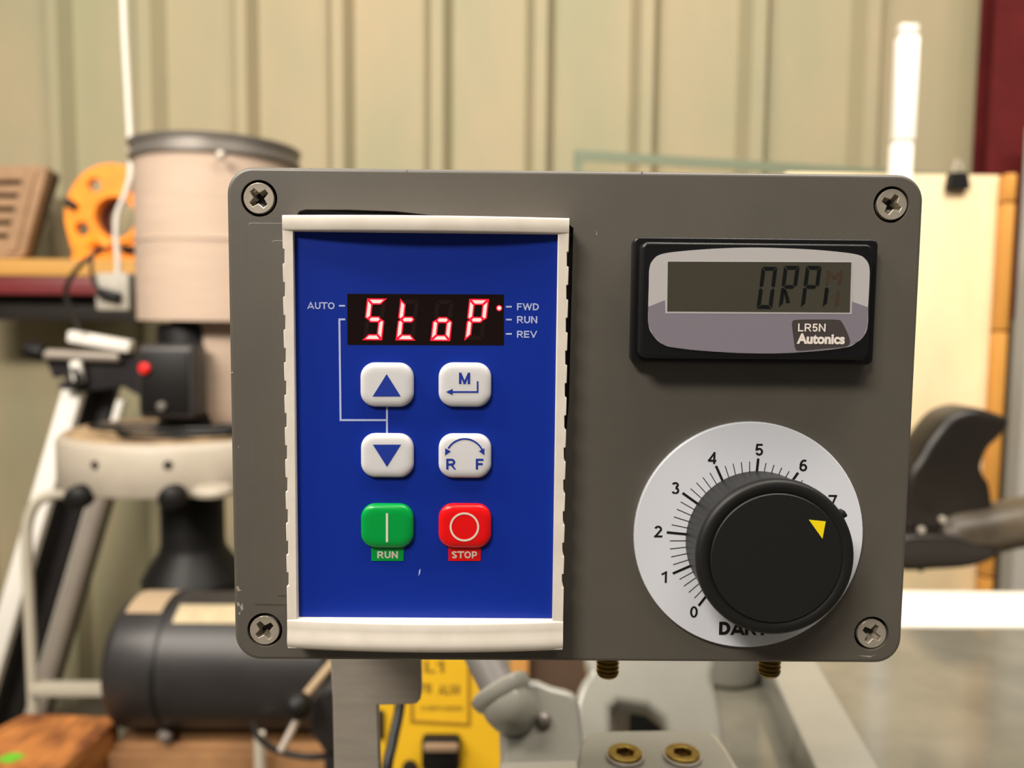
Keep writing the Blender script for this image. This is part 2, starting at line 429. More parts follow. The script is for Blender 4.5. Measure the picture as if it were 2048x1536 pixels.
# bevel the outer front edge: a separate rounded rim around the plate
def ring_rim(b):
    vs, fs = [], []; steps = 5
    pr = [(0.0, 0.0)] + [(b*math.sin(R_(90*k/steps)), b*(1-math.cos(R_(90*k/steps)))) for k in range(1, steps+1)] + [(b, 0.012), (-0.001, 0.012)]
    base = rrect(-BW/2+b, BW/2-b, Z0-BH/2+b, Z0+BH/2-b, 0.0046, 8); n = len(base)
    for k, (x, z) in enumerate(base):
        p0 = Vector(base[k-1]); p1 = Vector(base[(k+1) % n]); t = (p1-p0).normalized(); nn = Vector((t.y, -t.x))
        for d, y in pr: vs.append((x+nn.x*d, y, z+nn.y*d))
    q = len(pr)
    for k in range(n):
        for j in range(q-1):
            k2 = (k+1) % n; fs.append((k*q+j, k2*q+j, k2*q+j+1, k*q+j+1))
    return mesh(vs, fs)
obj('lid', join(lid, ring_rim(b_)), 'box_grey', bx)
obj('enclosure_body', box(-BW/2+0.001, BW/2-0.001, 0.0121, 0.060, Z0-BH/2+0.001, Z0+BH/2-0.001, 0.004, 3), 'box_grey', bx)
g0 = XZ([(588, 425), (604, 422), (860, 432), (1120, 432), (1143, 470), (1136, 820), (1122, 1275), (604, 1275)], 0.003)
obj('gasket', shape([g0], 0.0015, 0.010), 'rubber_and_shade', bx)
# faint raised pads left of the keypad
x0, x1, z0, z1 = rect(503, 592, 447, 1208, 0)
obj('raised_pad', shape([rrect(x0, x1, z0, z1, 0.0006)], -0.00012, 0.002, 0.0001), 'box_grey', bx)
x0, x1, z0, z1 = rect(549, 592, 482, 1190, 0)
obj('raised_pad', shape([rrect(x0, x1, z0, z1, 0.0006)], -0.00026, 0.002, 0.0001), 'box_grey', bx)
# lid screws: flat head with a real cross recess
def cross(L, wd, wc):
    pts = []
    for k in range(4):
        a = R_(90*k); ca, sa = math.cos(a), math.sin(a)
        for u, v in ((L, -wd), (L, wd), (wc, wc)):
            pts.append((u*ca-v*sa, u*sa+v*ca))
    return pts
head = shape([circ(0, 0, 0.0030, 48), cross(0.0022, 0.00060, 0.00085)[::-1]], 0.0, 0.0012, 0.00012)
bm = bmesh.new(); bm.from_mesh(head)
L1 = cross(0.0021, 0.00048, 0.00075)
v1 = [bm.verts.new((a, 0.0011, b)) for a, b in L1]; v2 = [bm.verts.new((a*0.62, 0.0030, b*0.62)) for a, b in L1]
for k in range(12): bm.faces.new((v1[k], v1[(k+1) % 12], v2[(k+1) % 12], v2[k]))
bm.faces.new(v2)
bmesh.ops.recalc_face_normals(bm, faces=bm.faces); bm.to_mesh(head); bm.free()
first = None
for a, b, rr in scr:
    p = P(a, b, 0.0006)
    if first is None:
        me = head.copy(); me.transform(Matrix.Translation((p.x, 0.0004, p.z)))
        first = obj('lid_screw', me, 'screw_nickel', bx, ang=30); fp = p
        first.rotation_euler = (0, R_(-rr), 0)
    else:
        copy_part(first, bx, (p.x-fp.x, 0, p.z-fp.z), (0, R_(-rr), 0))
for a, b, _ in scr: obj('screw_well', shape([circ(P(a, b, 0).x, P(a, b, 0).z, 0.0036)], 0.0030, 0.0040), 'rubber_and_shade', bx)  # black floors paint the shade in the gap around each head

# small chips and scuffs on the lid
def fleck(pts): obj('scuff', shape([XZ(pts, 0.0)], -0.00003, 0.0003), 'scuff_pale', bx)
for pts in ([(472, 1174), (477, 1172), (480, 1180), (484, 1181), (476, 1183)], [(473, 1206), (478, 1204), (481, 1212), (476, 1213)], [(480, 1214), (485, 1206), (487, 1218), (483, 1222)],
            [(476, 1226), (481, 1224), (480, 1231)], [(461, 744), (466, 743), (467, 747), (462, 747)], [(811, 341), (815, 340), (813, 345)], [(1283, 343), (1286, 342), (1285, 348)],
            [(551, 825), (553, 822), (553.5, 827)], [(1716, 1311), (1745, 1312), (1752, 1309), (1740, 1315)], [(1192, 470), (1193.5, 460), (1194.5, 470)], [(475, 893), (478, 892), (478, 896)]):
    fleck(pts)

# ---------------------------------------------------------------- keypad
YF, YB = -0.0062, -0.0048                    # side bars of the frame, blue face
BUL = 0.0018
fx0 = (P(563, 500, YF).x+P(576, 1250, YF).x)/2; fx1 = (P(1135.5, 500, YF).x+P(1128.5, 1250, YF).x)/2
fz1 = P(700, 431, YF).z; fz0 = (P(577, 1299, YF).z+P(1128, 1301.5, YF).z)/2
ix0 = (P(583.5, 480, YF).x+P(596, 1230, YF).x)/2; ix1 = (P(1113.5, 480, YF).x+P(1107.5, 1230, YF).x)/2
iz1 = P(848, 463.5, YF-0.0012).z; iz0 = P(600, 1239, YF).z
def bulge(x): u = 2*(x-(fx0+fx1)/2)/(fx1-fx0); return BUL*(1-u*u)
def bowbar(profile, xa, xb, n=28):
    """profile: list of (forward, z); forward of the side-bar plane plus the bow"""
    vs, fs = [], []; q = len(profile)
    for i in range(n+1):
        x = xa+(xb-xa)*i/n
        for f_, z in profile: vs.append((x, (YF-f_-bulge(x)) if f_ > -0.003 else -0.0002, z))
    for i in range(n):
        for j in range(q):
            j2 = (j+1) % q; fs.append((i*q+j, i*q+j2, (i+1)*q+j2, (i+1)*q+j))
    fs.append(tuple(range(q))); fs.append(tuple(n*q+j for j in range(q)))
    return mesh(vs, fs)
r = 0.0004
top = bowbar([(-0.01, fz1), (-r, fz1), (-r*0.3, fz1-r*0.3), (0, fz1-r), (0, iz1+r), (-r*0.3, iz1+r*0.3), (-r, iz1), (-0.01, iz1)], fx0, fx1)
bot = bowbar([(-0.01, iz0), (-r*0.8, iz0), (-r*0.2, iz0-r*0.3), (0, iz0-r), (-0.00002, iz0-0.0018), (0.00002, iz0-0.0026), (0.00016, iz0-0.0034), (0.00024, iz0-0.0042), (0.00024, iz0-0.0048),
              (0.00015, fz0+0.0010), (-0.0001, fz0+0.0005), (-0.0006, fz0), (-0.01, fz0)], fx0, fx1)
def sidebar(xo, xi, sgn):
    # outer edge with notches
    s = 0.1010e-3; step = 64.3*s; nd = 0.00036
    pts = [(xo, fz1-0.0003)]
    zt = P(563, 496, YF).z
    for k in range(11):
        a = zt-k*step; b = a-31*s
        pts += [(xo, a), (xo+sgn*nd, a-0.0001), (xo+sgn*nd, b+0.0001), (xo, b)]
    pts += [(xo, fz0+0.0003), (xi, fz0+0.0003), (xi, fz1-0.0003)]
    return shape([pts], YF+0.00005, -0.0002, 0.00012, 1)
obj_f = obj('keypad_frame', join(top, bot, sidebar(fx0+0.00012, ix0-0.00012, 1), sidebar(fx1-0.00012, ix1+0.00012, -1)), 'white_plastic', bx, ang=50)
KP = obj_f
obj('keypad_face', box(ix0-0.0003, ix1+0.0003, YB, -0.0003, iz0-0.0003, iz1+0.0003), 'blue_film', KP)
obj('display_window', shape([[(a, b) for a, b in XZ([(694.5, 587.6), (1007.7, 589), (1007.7, 690.6), (695, 689.4)], YB)]], YB-0.00004, YB+0.001), 'led_window', KP)
YD = YB-0.00004
def seg_polys(px_bl, py_bl, Wd, H, sh, t, g, roll=0.009):
    def T(u, v): 
        return (px_bl+u+sh*v/H, py_bl-v+roll*u)
    h = H/2
    return {k: [T(*p) for p in v] for k, v in {
        'a': [(g*1.5, H), (Wd-g*1.5, H), (Wd-t-g*0.5, H-t), (t+g*0.5, H-t)],
        'd': [(g*1.5, 0), (Wd-g*1.5, 0), (Wd-t-g*0.5, t), (t+g*0.5, t)],
        'g': [(t*0.55+g, h), (t+g, h+t/2), (Wd-t-g, h+t/2), (Wd-t*0.55-g, h), (Wd-t-g, h-t/2), (t+g, h-t/2)],
        'f': [(0, H-g*1.5), (t, H-t-g*1.5), (t, h+t/2+g), (t*0.45, h+g), (0, h+g+t*0.3)],
        'e': [(0, g*1.5), (t, t+g*1.5), (t, h-t/2-g), (t*0.45, h-g), (0, h-g-t*0.3)],
        'b': [(Wd, H-g*1.5), (Wd-t, H-t-g*1.5), (Wd-t, h+t/2+g), (Wd-t*0.45, h+g), (Wd, h+g+t*0.3)],
        'c': [(Wd, g*1.5), (Wd-t, t+g*1.5), (Wd-t, h-t/2-g), (Wd-t*0.45, h-g), (Wd, h-g-t*0.3)]}.items()}
def shrink(poly, k):
    """inset a convex polygon by k pixels"""
    cx_ = sum(p[0] for p in poly)/len(poly); cy_ = sum(p[1] for p in poly)/len(poly); n = len(poly); out = []
    lines = []
    for i in range(n):
        a, b = Vector(poly[i]), Vector(poly[(i+1) % n]); d = (b-a).normalized(); nn = Vector((-d.y, d.x))
        if (Vector((cx_, cy_))-a).dot(nn) < 0: nn = -nn
        lines.append((a+nn*k, d))
    for i in range(n):
        p, d = lines[i-1]; q, e = lines[i]; den = d.x*e.y-d.y*e.x
        if abs(den) < 1e-6: out.append(tuple(q)); continue
        t = ((q.x-p.x)*e.y-(q.y-p.y)*e.x)/den; out.append(tuple(p+d*t))
    return out
for (bl, by), on in (((725.5, 679.5), 'afgcd'), ((792, 680), 'fged'), ((861.5, 681), 'gcde'), ((929.8, 680.5), 'abfge')):
    for k, poly in seg_polys(bl, by, 38, 82, 9.5, 10.5, 0.6).items():
        if k in on:
            o = obj('led_segment', shape([XZ(shrink(poly, -0.9), YD)], YD-0.00004, YD), 'led_halo', KP)
            obj('led_core', shape([XZ(shrink(poly, 1.9), YD)], YD-0.00007, YD-0.00004), 'led_core', KP)
        else:
            obj('unlit_segment', shape([XZ(shrink(poly, 1), YD)], YD-0.00002, YD), 'led_off', KP)
def disc_px(px, py, rpx, Y, t, n=24):
    p = P(px, py, Y); s = rpx*(Y-CAM.y)/FPX; return shape([circ(p.x, p.z, s, n)], Y-t, Y)
obj('led_dot', disc_px(998.4, 616.2, 6.2, YD, 0.00004), 'led_halo', KP)
obj('led_dot_core', disc_px(998.4, 616.2, 4.0, YD-0.00004, 0.00003), 'led_core', KP)
for s, a, b, c, d in (('AUTO', 615, 669.3, 604.4, 618.2), ('FWD', 1034, 1077.7, 606.6, 620.4), ('RUN', 1034, 1074.5, 632.3, 646.5), ('REV', 1034, 1073.8, 661.6, 675.4)):
    obj('lettering', text_px(s, a, b, c, d, YB, bold=0.18), 'print_pale', KP)
def px_line(pts, wd, Y, t=0.00004):
    rb = ribbon(pts, wd); vs, fs = [], []
    for pr in rb:
        for (u, v) in XZ([tuple(q) for q in pr], Y): vs += [(u, Y-t, v), (u, Y, v)]
    n = len(rb)
    for k in range(n-1):
        i, j = 4*k, 4*k+4
        fs += [(i, i+2, j+2, j), (i, j, j+1, i+1), (i+2, i+3, j+3, j+2)]
    fs += [(0, 1, 3, 2), (4*n-4, 4*n-2, 4*n-1, 4*n-3)]
    return mesh(vs, fs)
for a, b, y in ((679.5, 688.5, 611.5), (1013.5, 1022, 613.5), (1013.5, 1022, 639.3), (1013.5, 1022, 667.8)):
    obj('printed_dash', px_line([(a, y), (b, y)], 3.2, YB), 'print_pale', KP)
obj('printed_bracket', join(px_line([(688.5, 638.8), (678.8, 638.8), (681.2, 840.2), (772, 840.2)], 3.8, YB), px_line([(774, 816), (774, 864)], 3.8, YB, 0.00005)), 'print_pale', KP)
KPROF = [(0, 0), (0.00003, 0.0006), (0.00018, 0.00098), (0.00045, 0.00125), (0.0008, 0.00140), (0.0013, 0.00148), (0.0020, 0.0015)]
YK = YB-0.0015
def key(px0, px1, py0, py1, m):
    ym = YB-0.0004; x0, x1, z0, z1 = rect(px0, px1, py0, py1, ym)
    return obj('key_button', pillow(x0, x1, z0, z1, 0.0029, YB+0.00002, KPROF), m, KP, ang=60)
key(721, 827.5, 725, 813.5, 'white_key'); key(877, 982.5, 725, 813.5, 'white_key')
key(722, 827.5, 866.5, 954.5, 'white_key'); key(877, 982.5, 867, 955.5, 'white_key')
key(722, 827.5, 1007, 1095, 'green_key'); key(877, 982.5, 1007, 1095, 'red_key')
def pp(pts, Y, t=0.00004): return shape([XZ(pts, Y)], Y-t, Y)
obj('up_arrow', pp([(745.3, 792.8), (801.4, 792.8), (773.3, 748.1)], YK), 'print_blue', KP)
obj('down_arrow', pp([(745.8, 889.2), (801.9, 889.2), (773.8, 933.6)], YK), 'print_blue', KP)
obj('lettering', text_px('M', 918, 940.2, 745.2, 767.9, YK, bold=0.2), 'print_blue', KP)
obj('return_arrow', join(px_line([(955.2, 764), (955.2, 783.8), (904, 783.8)], 3.2, YK), pp([(892.2, 783.8), (905.2, 777.6), (905.2, 789.9)], YK, 0.00005)), 'print_blue', KP)
arc = [(929.6+38.1*math.cos(R_(a)), 915.8-38.1*math.sin(R_(a))) for a in range(28, 153, 6)]
obj('direction_arrow', join(px_line(arc, 3.2, YK), pp([(890, 910.4), (890.5, 896.5), (901.5, 902.6)], YK, 0.00005), pp([(968.7, 910), (968.7, 896.5), (957.7, 902.2)], YK, 0.00005)), 'print_blue', KP)
obj('lettering', text_px('R', 892.5, 911.3, 917.3, 938.8, YK, bold=0.19), 'print_blue', KP)
obj('lettering', text_px('F', 951.6, 966.9, 917.3, 938.8, YK, bold=0.19), 'print_blue', KP)
obj('run_mark', px_line([(774, 1029), (774, 1082)], 4.6, YK), 'print_key', KP)
c_ = P(928.8, 1053.9, YK); s_ = (YK-CAM.y)/FPX
obj('stop_mark', shape([circ(c_.x, c_.z, 30*s_, 48), circ(c_.x, c_.z, 26*s_, 48)[::-1]], YK-0.00004, YK), 'print_key', KP)
obj('key_caption', pp([(742.4, 1090), (808, 1090), (807, 1121.5), (743, 1121.5)], YB, 0.00012), 'green_key', KP)
obj('key_caption', pp([(896.4, 1090), (962, 1090), (961, 1121.5), (897, 1121.5)], YB, 0.00012), 'red_key', KP)
obj('lettering', text_px('RUN', 754.7, 795.8, 1102.4, 1116.6, YB-0.00012, bold=0.21), 'print_key', KP)
obj('lettering', text_px('STOP', 903.4, 954.2, 1102.4, 1116.6, YB-0.00012, bold=0.21), 'print_key', KP)
obj('scratch', pp([(837, 1152), (838, 1141), (841, 1137), (840.5, 1146)], YB, 0.00003), 'print_pale', KP)

# ---------------------------------------------------------------- tachometer
YT = -0.0072
x0, x1, z0, z1 = rect(1265.5, 1738, 482, 723, -0.0008)
fl = shape([rrect(x0, x1, z0, z1, 0.0009)], -0.0030, 0.002, 0.0004)
TB = obj('tachometer_bezel', fl, 'tach_black', bx)
x0, x1, z0, z1 = rect(1281, 1742, 486, 718, YT)
obj('bezel_front', shape([rrect(x0+0.0005, x1-0.0005, z0+0.0005, z1-0.0005, 0.0009)], YT, -0.0028, 0.0005), 'tach_black', TB)
def smooth_poly(pts, sub=5):
    n = len(pts); out = []
    for i in range(n):
        p0, p1, p2, p3 = [Vector(pts[(i+k) % n]) for k in (-1, 0, 1, 2)]
        for k in range(sub):
            t = k/sub; q = 0.5*((2*p1)+(p2-p0)*t+(2*p0-5*p1+4*p2-p3)*t*t+(3*p1-p0-3*p2+p3)*t**3); out.append((q.x, q.y))
    return out
def c5(pts): return [(1240+a/3.793, 460+b/3.793) for a, b in pts]
plate = smooth_poly(c5([(222, 300), (245, 235), (310, 185), (480, 160), (760, 140), (1050, 134), (1400, 146), (1640, 165), (1800, 188), (1862, 225), (1890, 290), (1888, 430), (1880, 580), (1877, 720),
                     (1850, 800), (1790, 855), (1700, 893), (1400, 926), (1060, 937), (700, 922), (430, 895), (320, 865), (250, 800), (216, 720), (214, 580), (218, 430)]))
obj('face_plate', shape([XZ(plate, YT)], YT-0.00015, YT+0.0005), 'tach_silver', TB)
Y1 = YT-0.00015
band_pts = [p for p in plate]
# darker lower band of the plate, below a stepped line
low = c5([(214, 582), (340, 532), (348, 632), (1752, 636), (1757, 542), (1880, 585), (1877, 720), (1850, 800), (1790, 855), (1700, 893), (1400, 926), (1060, 937), (700, 922), (430, 895), (320, 865), (250, 800), (216, 720)])
obj('lower_band', pp(low, Y1), 'tach_lavender', TB)
obj('window_border', pp(c5([(340, 238), (1762, 240), (1757, 638), (344, 632)]), Y1-0.00002, 0.00004), 'tach_silver', TB)
Y2 = Y1-0.00006
obj('lcd_window', pp(c5([(363, 240), (1754, 245), (1743, 625), (358, 617)]), Y2), 'lcd_glass', TB)
Y3 = Y2-0.00004
for bl, on in (((1035, 597), 'abcdef'), ((1203, 590), 'abefg'), ((1370, 590), 'abefg'), ((1536, 588), 'e')):
    px = 1240+bl[0]/3.793; py = 460+bl[1]/3.793
    for k, poly in seg_polys(px, py, 31, 84, 11, 7.6, 0.9, 0.012).items():
        if k in on: obj('lcd_segment', pp(poly, Y3, 0.00003), 'lcd_seg', TB)
obj('lcd_segment', pp(c5([(1240, 455), (1262, 452), (1290, 550), (1262, 556)]), Y3, 0.00003), 'lcd_seg', TB)
for pl in ([(1568, 305), (1592, 310), (1580, 410), (1560, 418)], [(1592, 320), (1612, 342), (1638, 342), (1662, 318), (1640, 372), (1614, 372)], [(1670, 300), (1690, 300), (1674, 412), (1650, 418)], [(1645, 460), (1668, 462), (1655, 565), (1632, 580)]):
    obj('lcd_segment', pp(c5(pl), Y3, 0.00003), 'lcd_seg_faint', TB)
badge = smooth_poly(c5([(1307, 745), (1306, 705), (1332, 682), (1500, 679), (1650, 681), (1682, 700), (1715, 760), (1742, 832), (1738, 866), (1702, 884), (1540, 899), (1370, 914), (1334, 905), (1322, 860)]), 4)
obj('brand_badge', pp(badge, Y1-0.00004, 0.00004), 'badge', TB)
obj('lettering', text_px('LR5N', 1596, 1651, 647.2, 663.2, Y1-0.00008, bold=0.17), 'badge_print', TB)
obj('lettering', text_builtin('Autonics', *rect(1593.5, 1689.5, 667, 688.2, Y1-0.00008), Y1-0.00008, bold=0.045), 'badge_print', TB)

# ---------------------------------------------------------------- dial plate and knob
YP = -0.0012
dc = P(1497.5, 1072, YP); s_ = (YP-CAM.y)/FPX
DP = obj('dial_plate', shape([circ(dc.x, dc.z, 232.5*s_, 96)], YP, 0.0002, 0.0002), 'dial_white', bx)
pc = P(1498.5, 1081, YP)
def polar(rp, a, c=pc): return (c.x+rp*s_*math.cos(R_(a)), c.z+rp*s_*math.sin(R_(a)))
def radial(a, r0, r1, wd):
    a0, a1 = polar(r0, a), polar(r1, a); t = Vector((-math.sin(R_(a)), math.cos(R_(a))))*wd*s_/2
    return shape([[(a0[0]-t.x, a0[1]-t.y), (a1[0]-t.x, a1[1]-t.y), (a1[0]+t.x, a1[1]+t.y), (a0[0]+t.x, a0[1]+t.y)]], YP-0.00004, YP)
for n in range(0, 51):
    a = 234-29.65*n/5
    obj('tick_mark', radial(a, 125, 170 if n % 5 == 0 else 163, 5.2 if n % 5 == 0 else 1.7), 'print_black', DP)
for n in range(0, 11):
    a = 234-29.65*n; x, z = polar(188 if n else 186, a); h = 12.2*s_; wd = (8.0 if n not in (1, 10) else (4.5 if n == 1 else 14))*s_
    o = text_fit(str(n), x-wd, x+wd, z-h, z+h, YP, bold=0.17)
    obj('numeral', o, 'print_black', DP)
obj('lettering', text_px('DART', 1438, 1536, 1243.5, 1270, YP, bold=0.24, gap=0.06), 'print_black', DP)
kc = P(1508, 1078, 0.0)
kn = lathe([(0.01475, 0), (0.01475, 0.0085), (0.01505, 0.0095), (0.01545, 0.0101), (0.01545, 0.0114), (0.0152, 0.0122), (0.0147, 0.0125), (0.01325, 0.0125), (0.01295, 0.0122)], (kc.x, -0.0013, kc.z), (0, -1, 0), 96)
KN = obj('control_knob', kn, 'knob_black', bx, ang=50)
obj('knob_cap', lathe([(0.01280, 0), (0.01280, 0.0005), (0.0126, 0.0007)], (kc.x, -0.0134, kc.z), (0, -1, 0), 96), 'knob_face', KN)
pt = box(-0.0011, 0.0016, -0.0011, 0.0011, -0.0007, 0.0007, 0.0003)
pt.transform(Matrix.Translation((kc.x+0.0147*math.cos(R_(32.5)), -0.0118, kc.z+0.0147*math.sin(R_(32.5)))) @ Matrix.Rotation(R_(-32.5), 4, 'Y'))
obj('pointer_tab', pt, 'knob_black', KN)
YC = -0.0141
obj('pointer_mark', pp([(1617.6, 1039.4), (1651.4, 1042.8), (1644.7, 1077.4)], YC), 'yellow_mark', KN)
# brass bolts under the box
def threaded(px, pybot, wpx, Y):
    p = P(px, pybot, Y); r_ = wpx/2*(Y-CAM.y)/FPX; pr = [(r_*0.75, 0), (r_*0.93, 0.0006)]
    z = 0.0008
    while z < 0.0095: pr += [(r_*0.86, z), (r_, z+0.0004), (r_, z+0.0006), (r_*0.86, z+0.0010)]; z += 0.0011
    return lathe(pr, (p.x, Y, p.z), (0, 0, 1), 28)
obj('mounting_bolt', threaded(1215, 1352, 47, 0.022), 'brass', bx)
obj('mounting_bolt', threaded(1537.5, 1350, 47, 0.022), 'brass', bx)
#BACKGROUND
# ================================================================== GREY MACHINE UNDER THE BOX
zc = CAM.z
ZT = zc-0.26                                   # table height
mc = thing('machine', 'light grey painted machine casting with table and rail under the control box', 'machine', (0.18, 0.3, 0))
a0, a1 = G(1440, 1290, ZT), G(1472, 1570, ZT)
obj('table', shape([[(a0.x, 0.495), (0.62, 0.505), (0.62, 0.16), (a1.x-0.002, 0.16), (a1.x, a1.y)]], ZT, ZT-0.03, 0.004, 3, plane='xy'), 'machine_table', mc)
ZR = zc-0.235
def hpoly(pts, z): return [(G(a, b, z).x, G(a, b, z).y) for a, b in pts]
rail = hpoly([(1512, 1270), (1601, 1270), (1632, 1325), (1790, 1597), (1665, 1597), (1552, 1355)], ZR)
obj('rail', shape([rail], ZR, ZT-0.002, 0.0012, 2, plane='xy'), 'machine_grey', mc)
pp0 = G(1470, 1385, ZT); rr = 0.026
obj('post', lathe([(rr*0.82, 0), (rr*0.93, 0.002), (rr, 0.006), (rr, 0.13)], (pp0.x, pp0.y+rr, ZT), (0, 0, 1), 40), 'machine_grey', mc)
# hump casting with an opening, left of the post
YH = 0.235
hump = smooth_poly([(1196, 1300), (1192, 1345), (1172, 1378), (1163, 1420), (1168, 1490), (1170, 1560), (1420, 1560), (1432, 1480), (1425, 1420), (1410, 1360), (1400, 1300)], 4)
hole = [(1206, 1408), (1232, 1388), (1298, 1398), (1336, 1428), (1352, 1468), (1352, 1522), (1204, 1522)]
obj('headstock_casting', shape_on([hump, hole[::-1]], P(1300, 1470, YH-0.03), (-0.12, -0.72, 0.62), 0.022, 0.004, 4), 'machine_grey', mc)
obj('inner_shadow_wall', box(P(1200, 1400, YH+0.07).x, P(1380, 1400, YH+0.07).x, YH+0.028, YH+0.036, P(1300, 1560, YH).z, P(1300, 1380, YH).z), 'rubber_and_shade', mc)  # black sheet added as the shade inside the casting opening
obj('inner_spindle', lathe([(0.006, 0), (0.006, 0.05)], (P(1245, 1430, YH).x, YH+0.012, P(1245, 1500, YH).z), (0, 0, 1), 20), 'bare_steel', mc)
# clamp plate with two brass socket screws
ZP = zc-0.136
plate_px = smooth_poly([(1168, 1600), (1170, 1530), (1180, 1478), (1215, 1466), (1300, 1464), (1395, 1463), (1428, 1476), (1466, 1536), (1500, 1600)], 4)
obj('clamp_plate', shape([hpoly(plate_px, ZP)], ZP, ZP-0.016, 0.0025, 4, plane='xy'), 'machine_grey', mc)
def socket(px, py):
    c = G(px, py, ZP); r_ = 38*(c.y-CAM.y)/FPX
    obj('washer', shape([circ(c.x, c.y, r_, 36), circ(c.x, c.y, r_*0.86, 36)[::-1]], ZP-0.0003, ZP+0.0011, 0.0003, 2, plane='xy'), 'bare_steel', mc)
    hexa = [(c.x+r_*0.6*math.cos(R_(60*k+12)), c.y+r_*0.6*math.sin(R_(60*k+12))) for k in range(6)]
    sc = obj('brass_screw', shape([circ(c.x, c.y, r_*0.88, 36), hexa[::-1]], ZP+0.0021, ZP+0.0001, 0.0003, 2, plane='xy'), 'brass', mc)
    obj('socket', shape([[(c.x+(a-c.x)*1.02, c.y+(b-c.y)*1.02) for a, b in hexa]], ZP+0.0004, ZP+0.0001, plane='xy'), 'brass_shade', mc)  # darker floor colour stands in for shade in the hex recess
socket(1250, 1516); socket(1365, 1516)
obj('gap_shade', box(P(1146, 1450, 0.26).x, P(1176, 1450, 0.26).x, 0.26, 0.266, 0.9, P(1160, 1425, 0.26).z), 'rubber_and_shade', mc)  # black strip put in as the shade between arm and casting
obj('clamp_column', box(G(1200, 1530, ZP).x, G(1420, 1530, ZP).x, 0.065, 0.096, 0.9, ZP-0.016, 0.003), 'machine_grey', mc)
# side arm with flange and ball bolt
YA = 0.15
arm = smooth_poly([(1022, 1420), (1030, 1395), (1060, 1372), (1100, 1385), (1138, 1396), (1146, 1420), (1152, 1480), (1156, 1600), (1020, 1600), (1016, 1520), (1014, 1460)], 3)
obj('side_arm', shape_on([arm], P(1088, 1442, YA-0.002), (0.0, -0.85, 0.5), 0.02, 0.003, 3), 'machine_grey', mc)
fc = P(1003, 1385, YA); ax = Vector((-0.42, 0.45, 0.62)).normalized()
obj('flange', lathe([(0.0100, -0.004), (0.0118, -0.0025), (0.0128, 0), (0.0128, 0.0018), (0.0112, 0.0032), (0.008, 0.0034)], fc, ax, 40), 'machine_grey', mc)
obj('arm_elbow', tube([fc-ax*0.001, fc-ax*0.006, P(1040, 1428, YA+0.006), P(1085, 1450, YA+0.010)], 0.0102, 24), 'machine_grey', mc)
obj('arm_pipe', tube([fc+ax*0.002, fc+ax*0.06], 0.0075, 24), 'grey_pipe', mc)
bp = P(1088, 1442, YA-0.0035)
obj('ball_bolt', lathe([(0.0030, 0.0), (0.0032, 0.0006), (0.0028, 0.0018), (0.0018, 0.0027), (0.0004, 0.0031)], bp+Vector((0, 0.0012, 0)), (0, -1, 0), 24), 'rim_grey', mc)
obj('base_ledge', shape([hpoly([(1005, 1526), (1150, 1522), (1160, 1600), (990, 1600)], zc-0.155)], zc-0.155, zc-0.17, 0.001, 2, plane='xy'), 'machine_grey', mc)
obj('pedestal', box(-0.09, 0.50, 0.055, 0.30, 0.0, 0.901, 0.01), 'machine_grey', mc)
obj('table_support', box(0.16, 0.5, 0.17, 0.29, 0.9, ZT-0.03, 0.003), 'machine_grey', mc)
obj('arm_support', box(P(1020, 1600, YA).x, P(1150, 1600, YA).x, YA+0.002, YA+0.028, 0.9, P(1100, 1635, YA).z, 0.002), 'machine_grey', mc)
# bracket that carries the box
YBk = 0.0608
br = XZ([(640, 1200), (880, 1200), (845, 1300), (838.5, 1322), (839.5, 1385), (838, 1398), (832, 1405), (820, 1406.5), (754, 1408), (752, 1412), (756, 1540), (756, 1800), (676, 1800), (668, 1400), (663, 1322)], YBk)
zb = 0.9; br = [(x, max(z, zb)) for x, z in br]
obj('mounting_bracket', shape([br], YBk, YBk+0.004, 0.0004), 'bare_steel', label='bare brushed steel bracket plate holding up the control box', cat='bracket')

# ================================================================== YELLOW TOOL BEHIND THE BRACKET
YY = 0.40
yt = thing('yellow_tool', 'yellow machine housing with framed label and black switch behind the steel bracket', 'power tool', (-0.04, 0.46, 0.0))
yb = XZ([(742, 1250), (1000, 1250), (950, 1320), (955, 1400), (1006, 1462), (1008, 1800), (740, 1800)], YY)
obj('housing', shape([[(x, max(z, 0.76)) for x, z in yb]], YY, YY+0.10, 0.004, 3), 'yellow_body', yt)
def line3(pts, wd, Y, m, nm, par):
    return obj(nm, px_line(pts, wd, Y, 0.0006), m, par)
line3([(824, 1330), (824, 1442), (938, 1448), (938, 1330)], 6, YY, 'yellow_groove', 'label_frame', yt)
obj('lettering', text_px('L1', 850, 888, 1322, 1346, YY, bold=0.2), 'yellow_print', yt)
obj('lettering', text_px('TE', 838, 864, 1368, 1386, YY, bold=0.25), 'yellow_print', yt)
obj('lettering', text_px('AL50', 877, 920, 1369, 1390, YY, bold=0.25), 'yellow_print', yt)
obj('lettering', text_px('OVERPOWERED', 842, 926, 1412, 1422, YY, bold=0.22), 'yellow_print', yt)
x0, x1, z0, z1 = rect(845, 921, 1466, 1530, YY)
sw = obj('switch', box(x0, x1, YY-0.010, YY+0.002, z0, z1, 0.003), 'black_plastic', yt)
x0, x1, z0, z1 = rect(848, 916, 1486, 1502, YY-0.01)
obj('rocker', box(x0, x1, YY-0.0125, YY-0.009, z0, z1, 0.001), 'switch_grey', sw)
obj('side_vent', box(*[P(a, 1440, YY).x for a in (756, 768)], YY-0.003, YY+0.002, P(760, 1475, YY).z, P(760, 1420, YY).z, 0.001), 'dark_steel', yt)
obj('housing_foot', disc_px(820, 1534, 16, YY, 0.004), 'dark_steel', yt)
obj('tool_stand', box(P(742, 1400, YY).x, P(1008, 1400, YY).x, YY+0.005, YY+0.1, 0.0, 0.76, 0.004), 'dark_steel', yt)
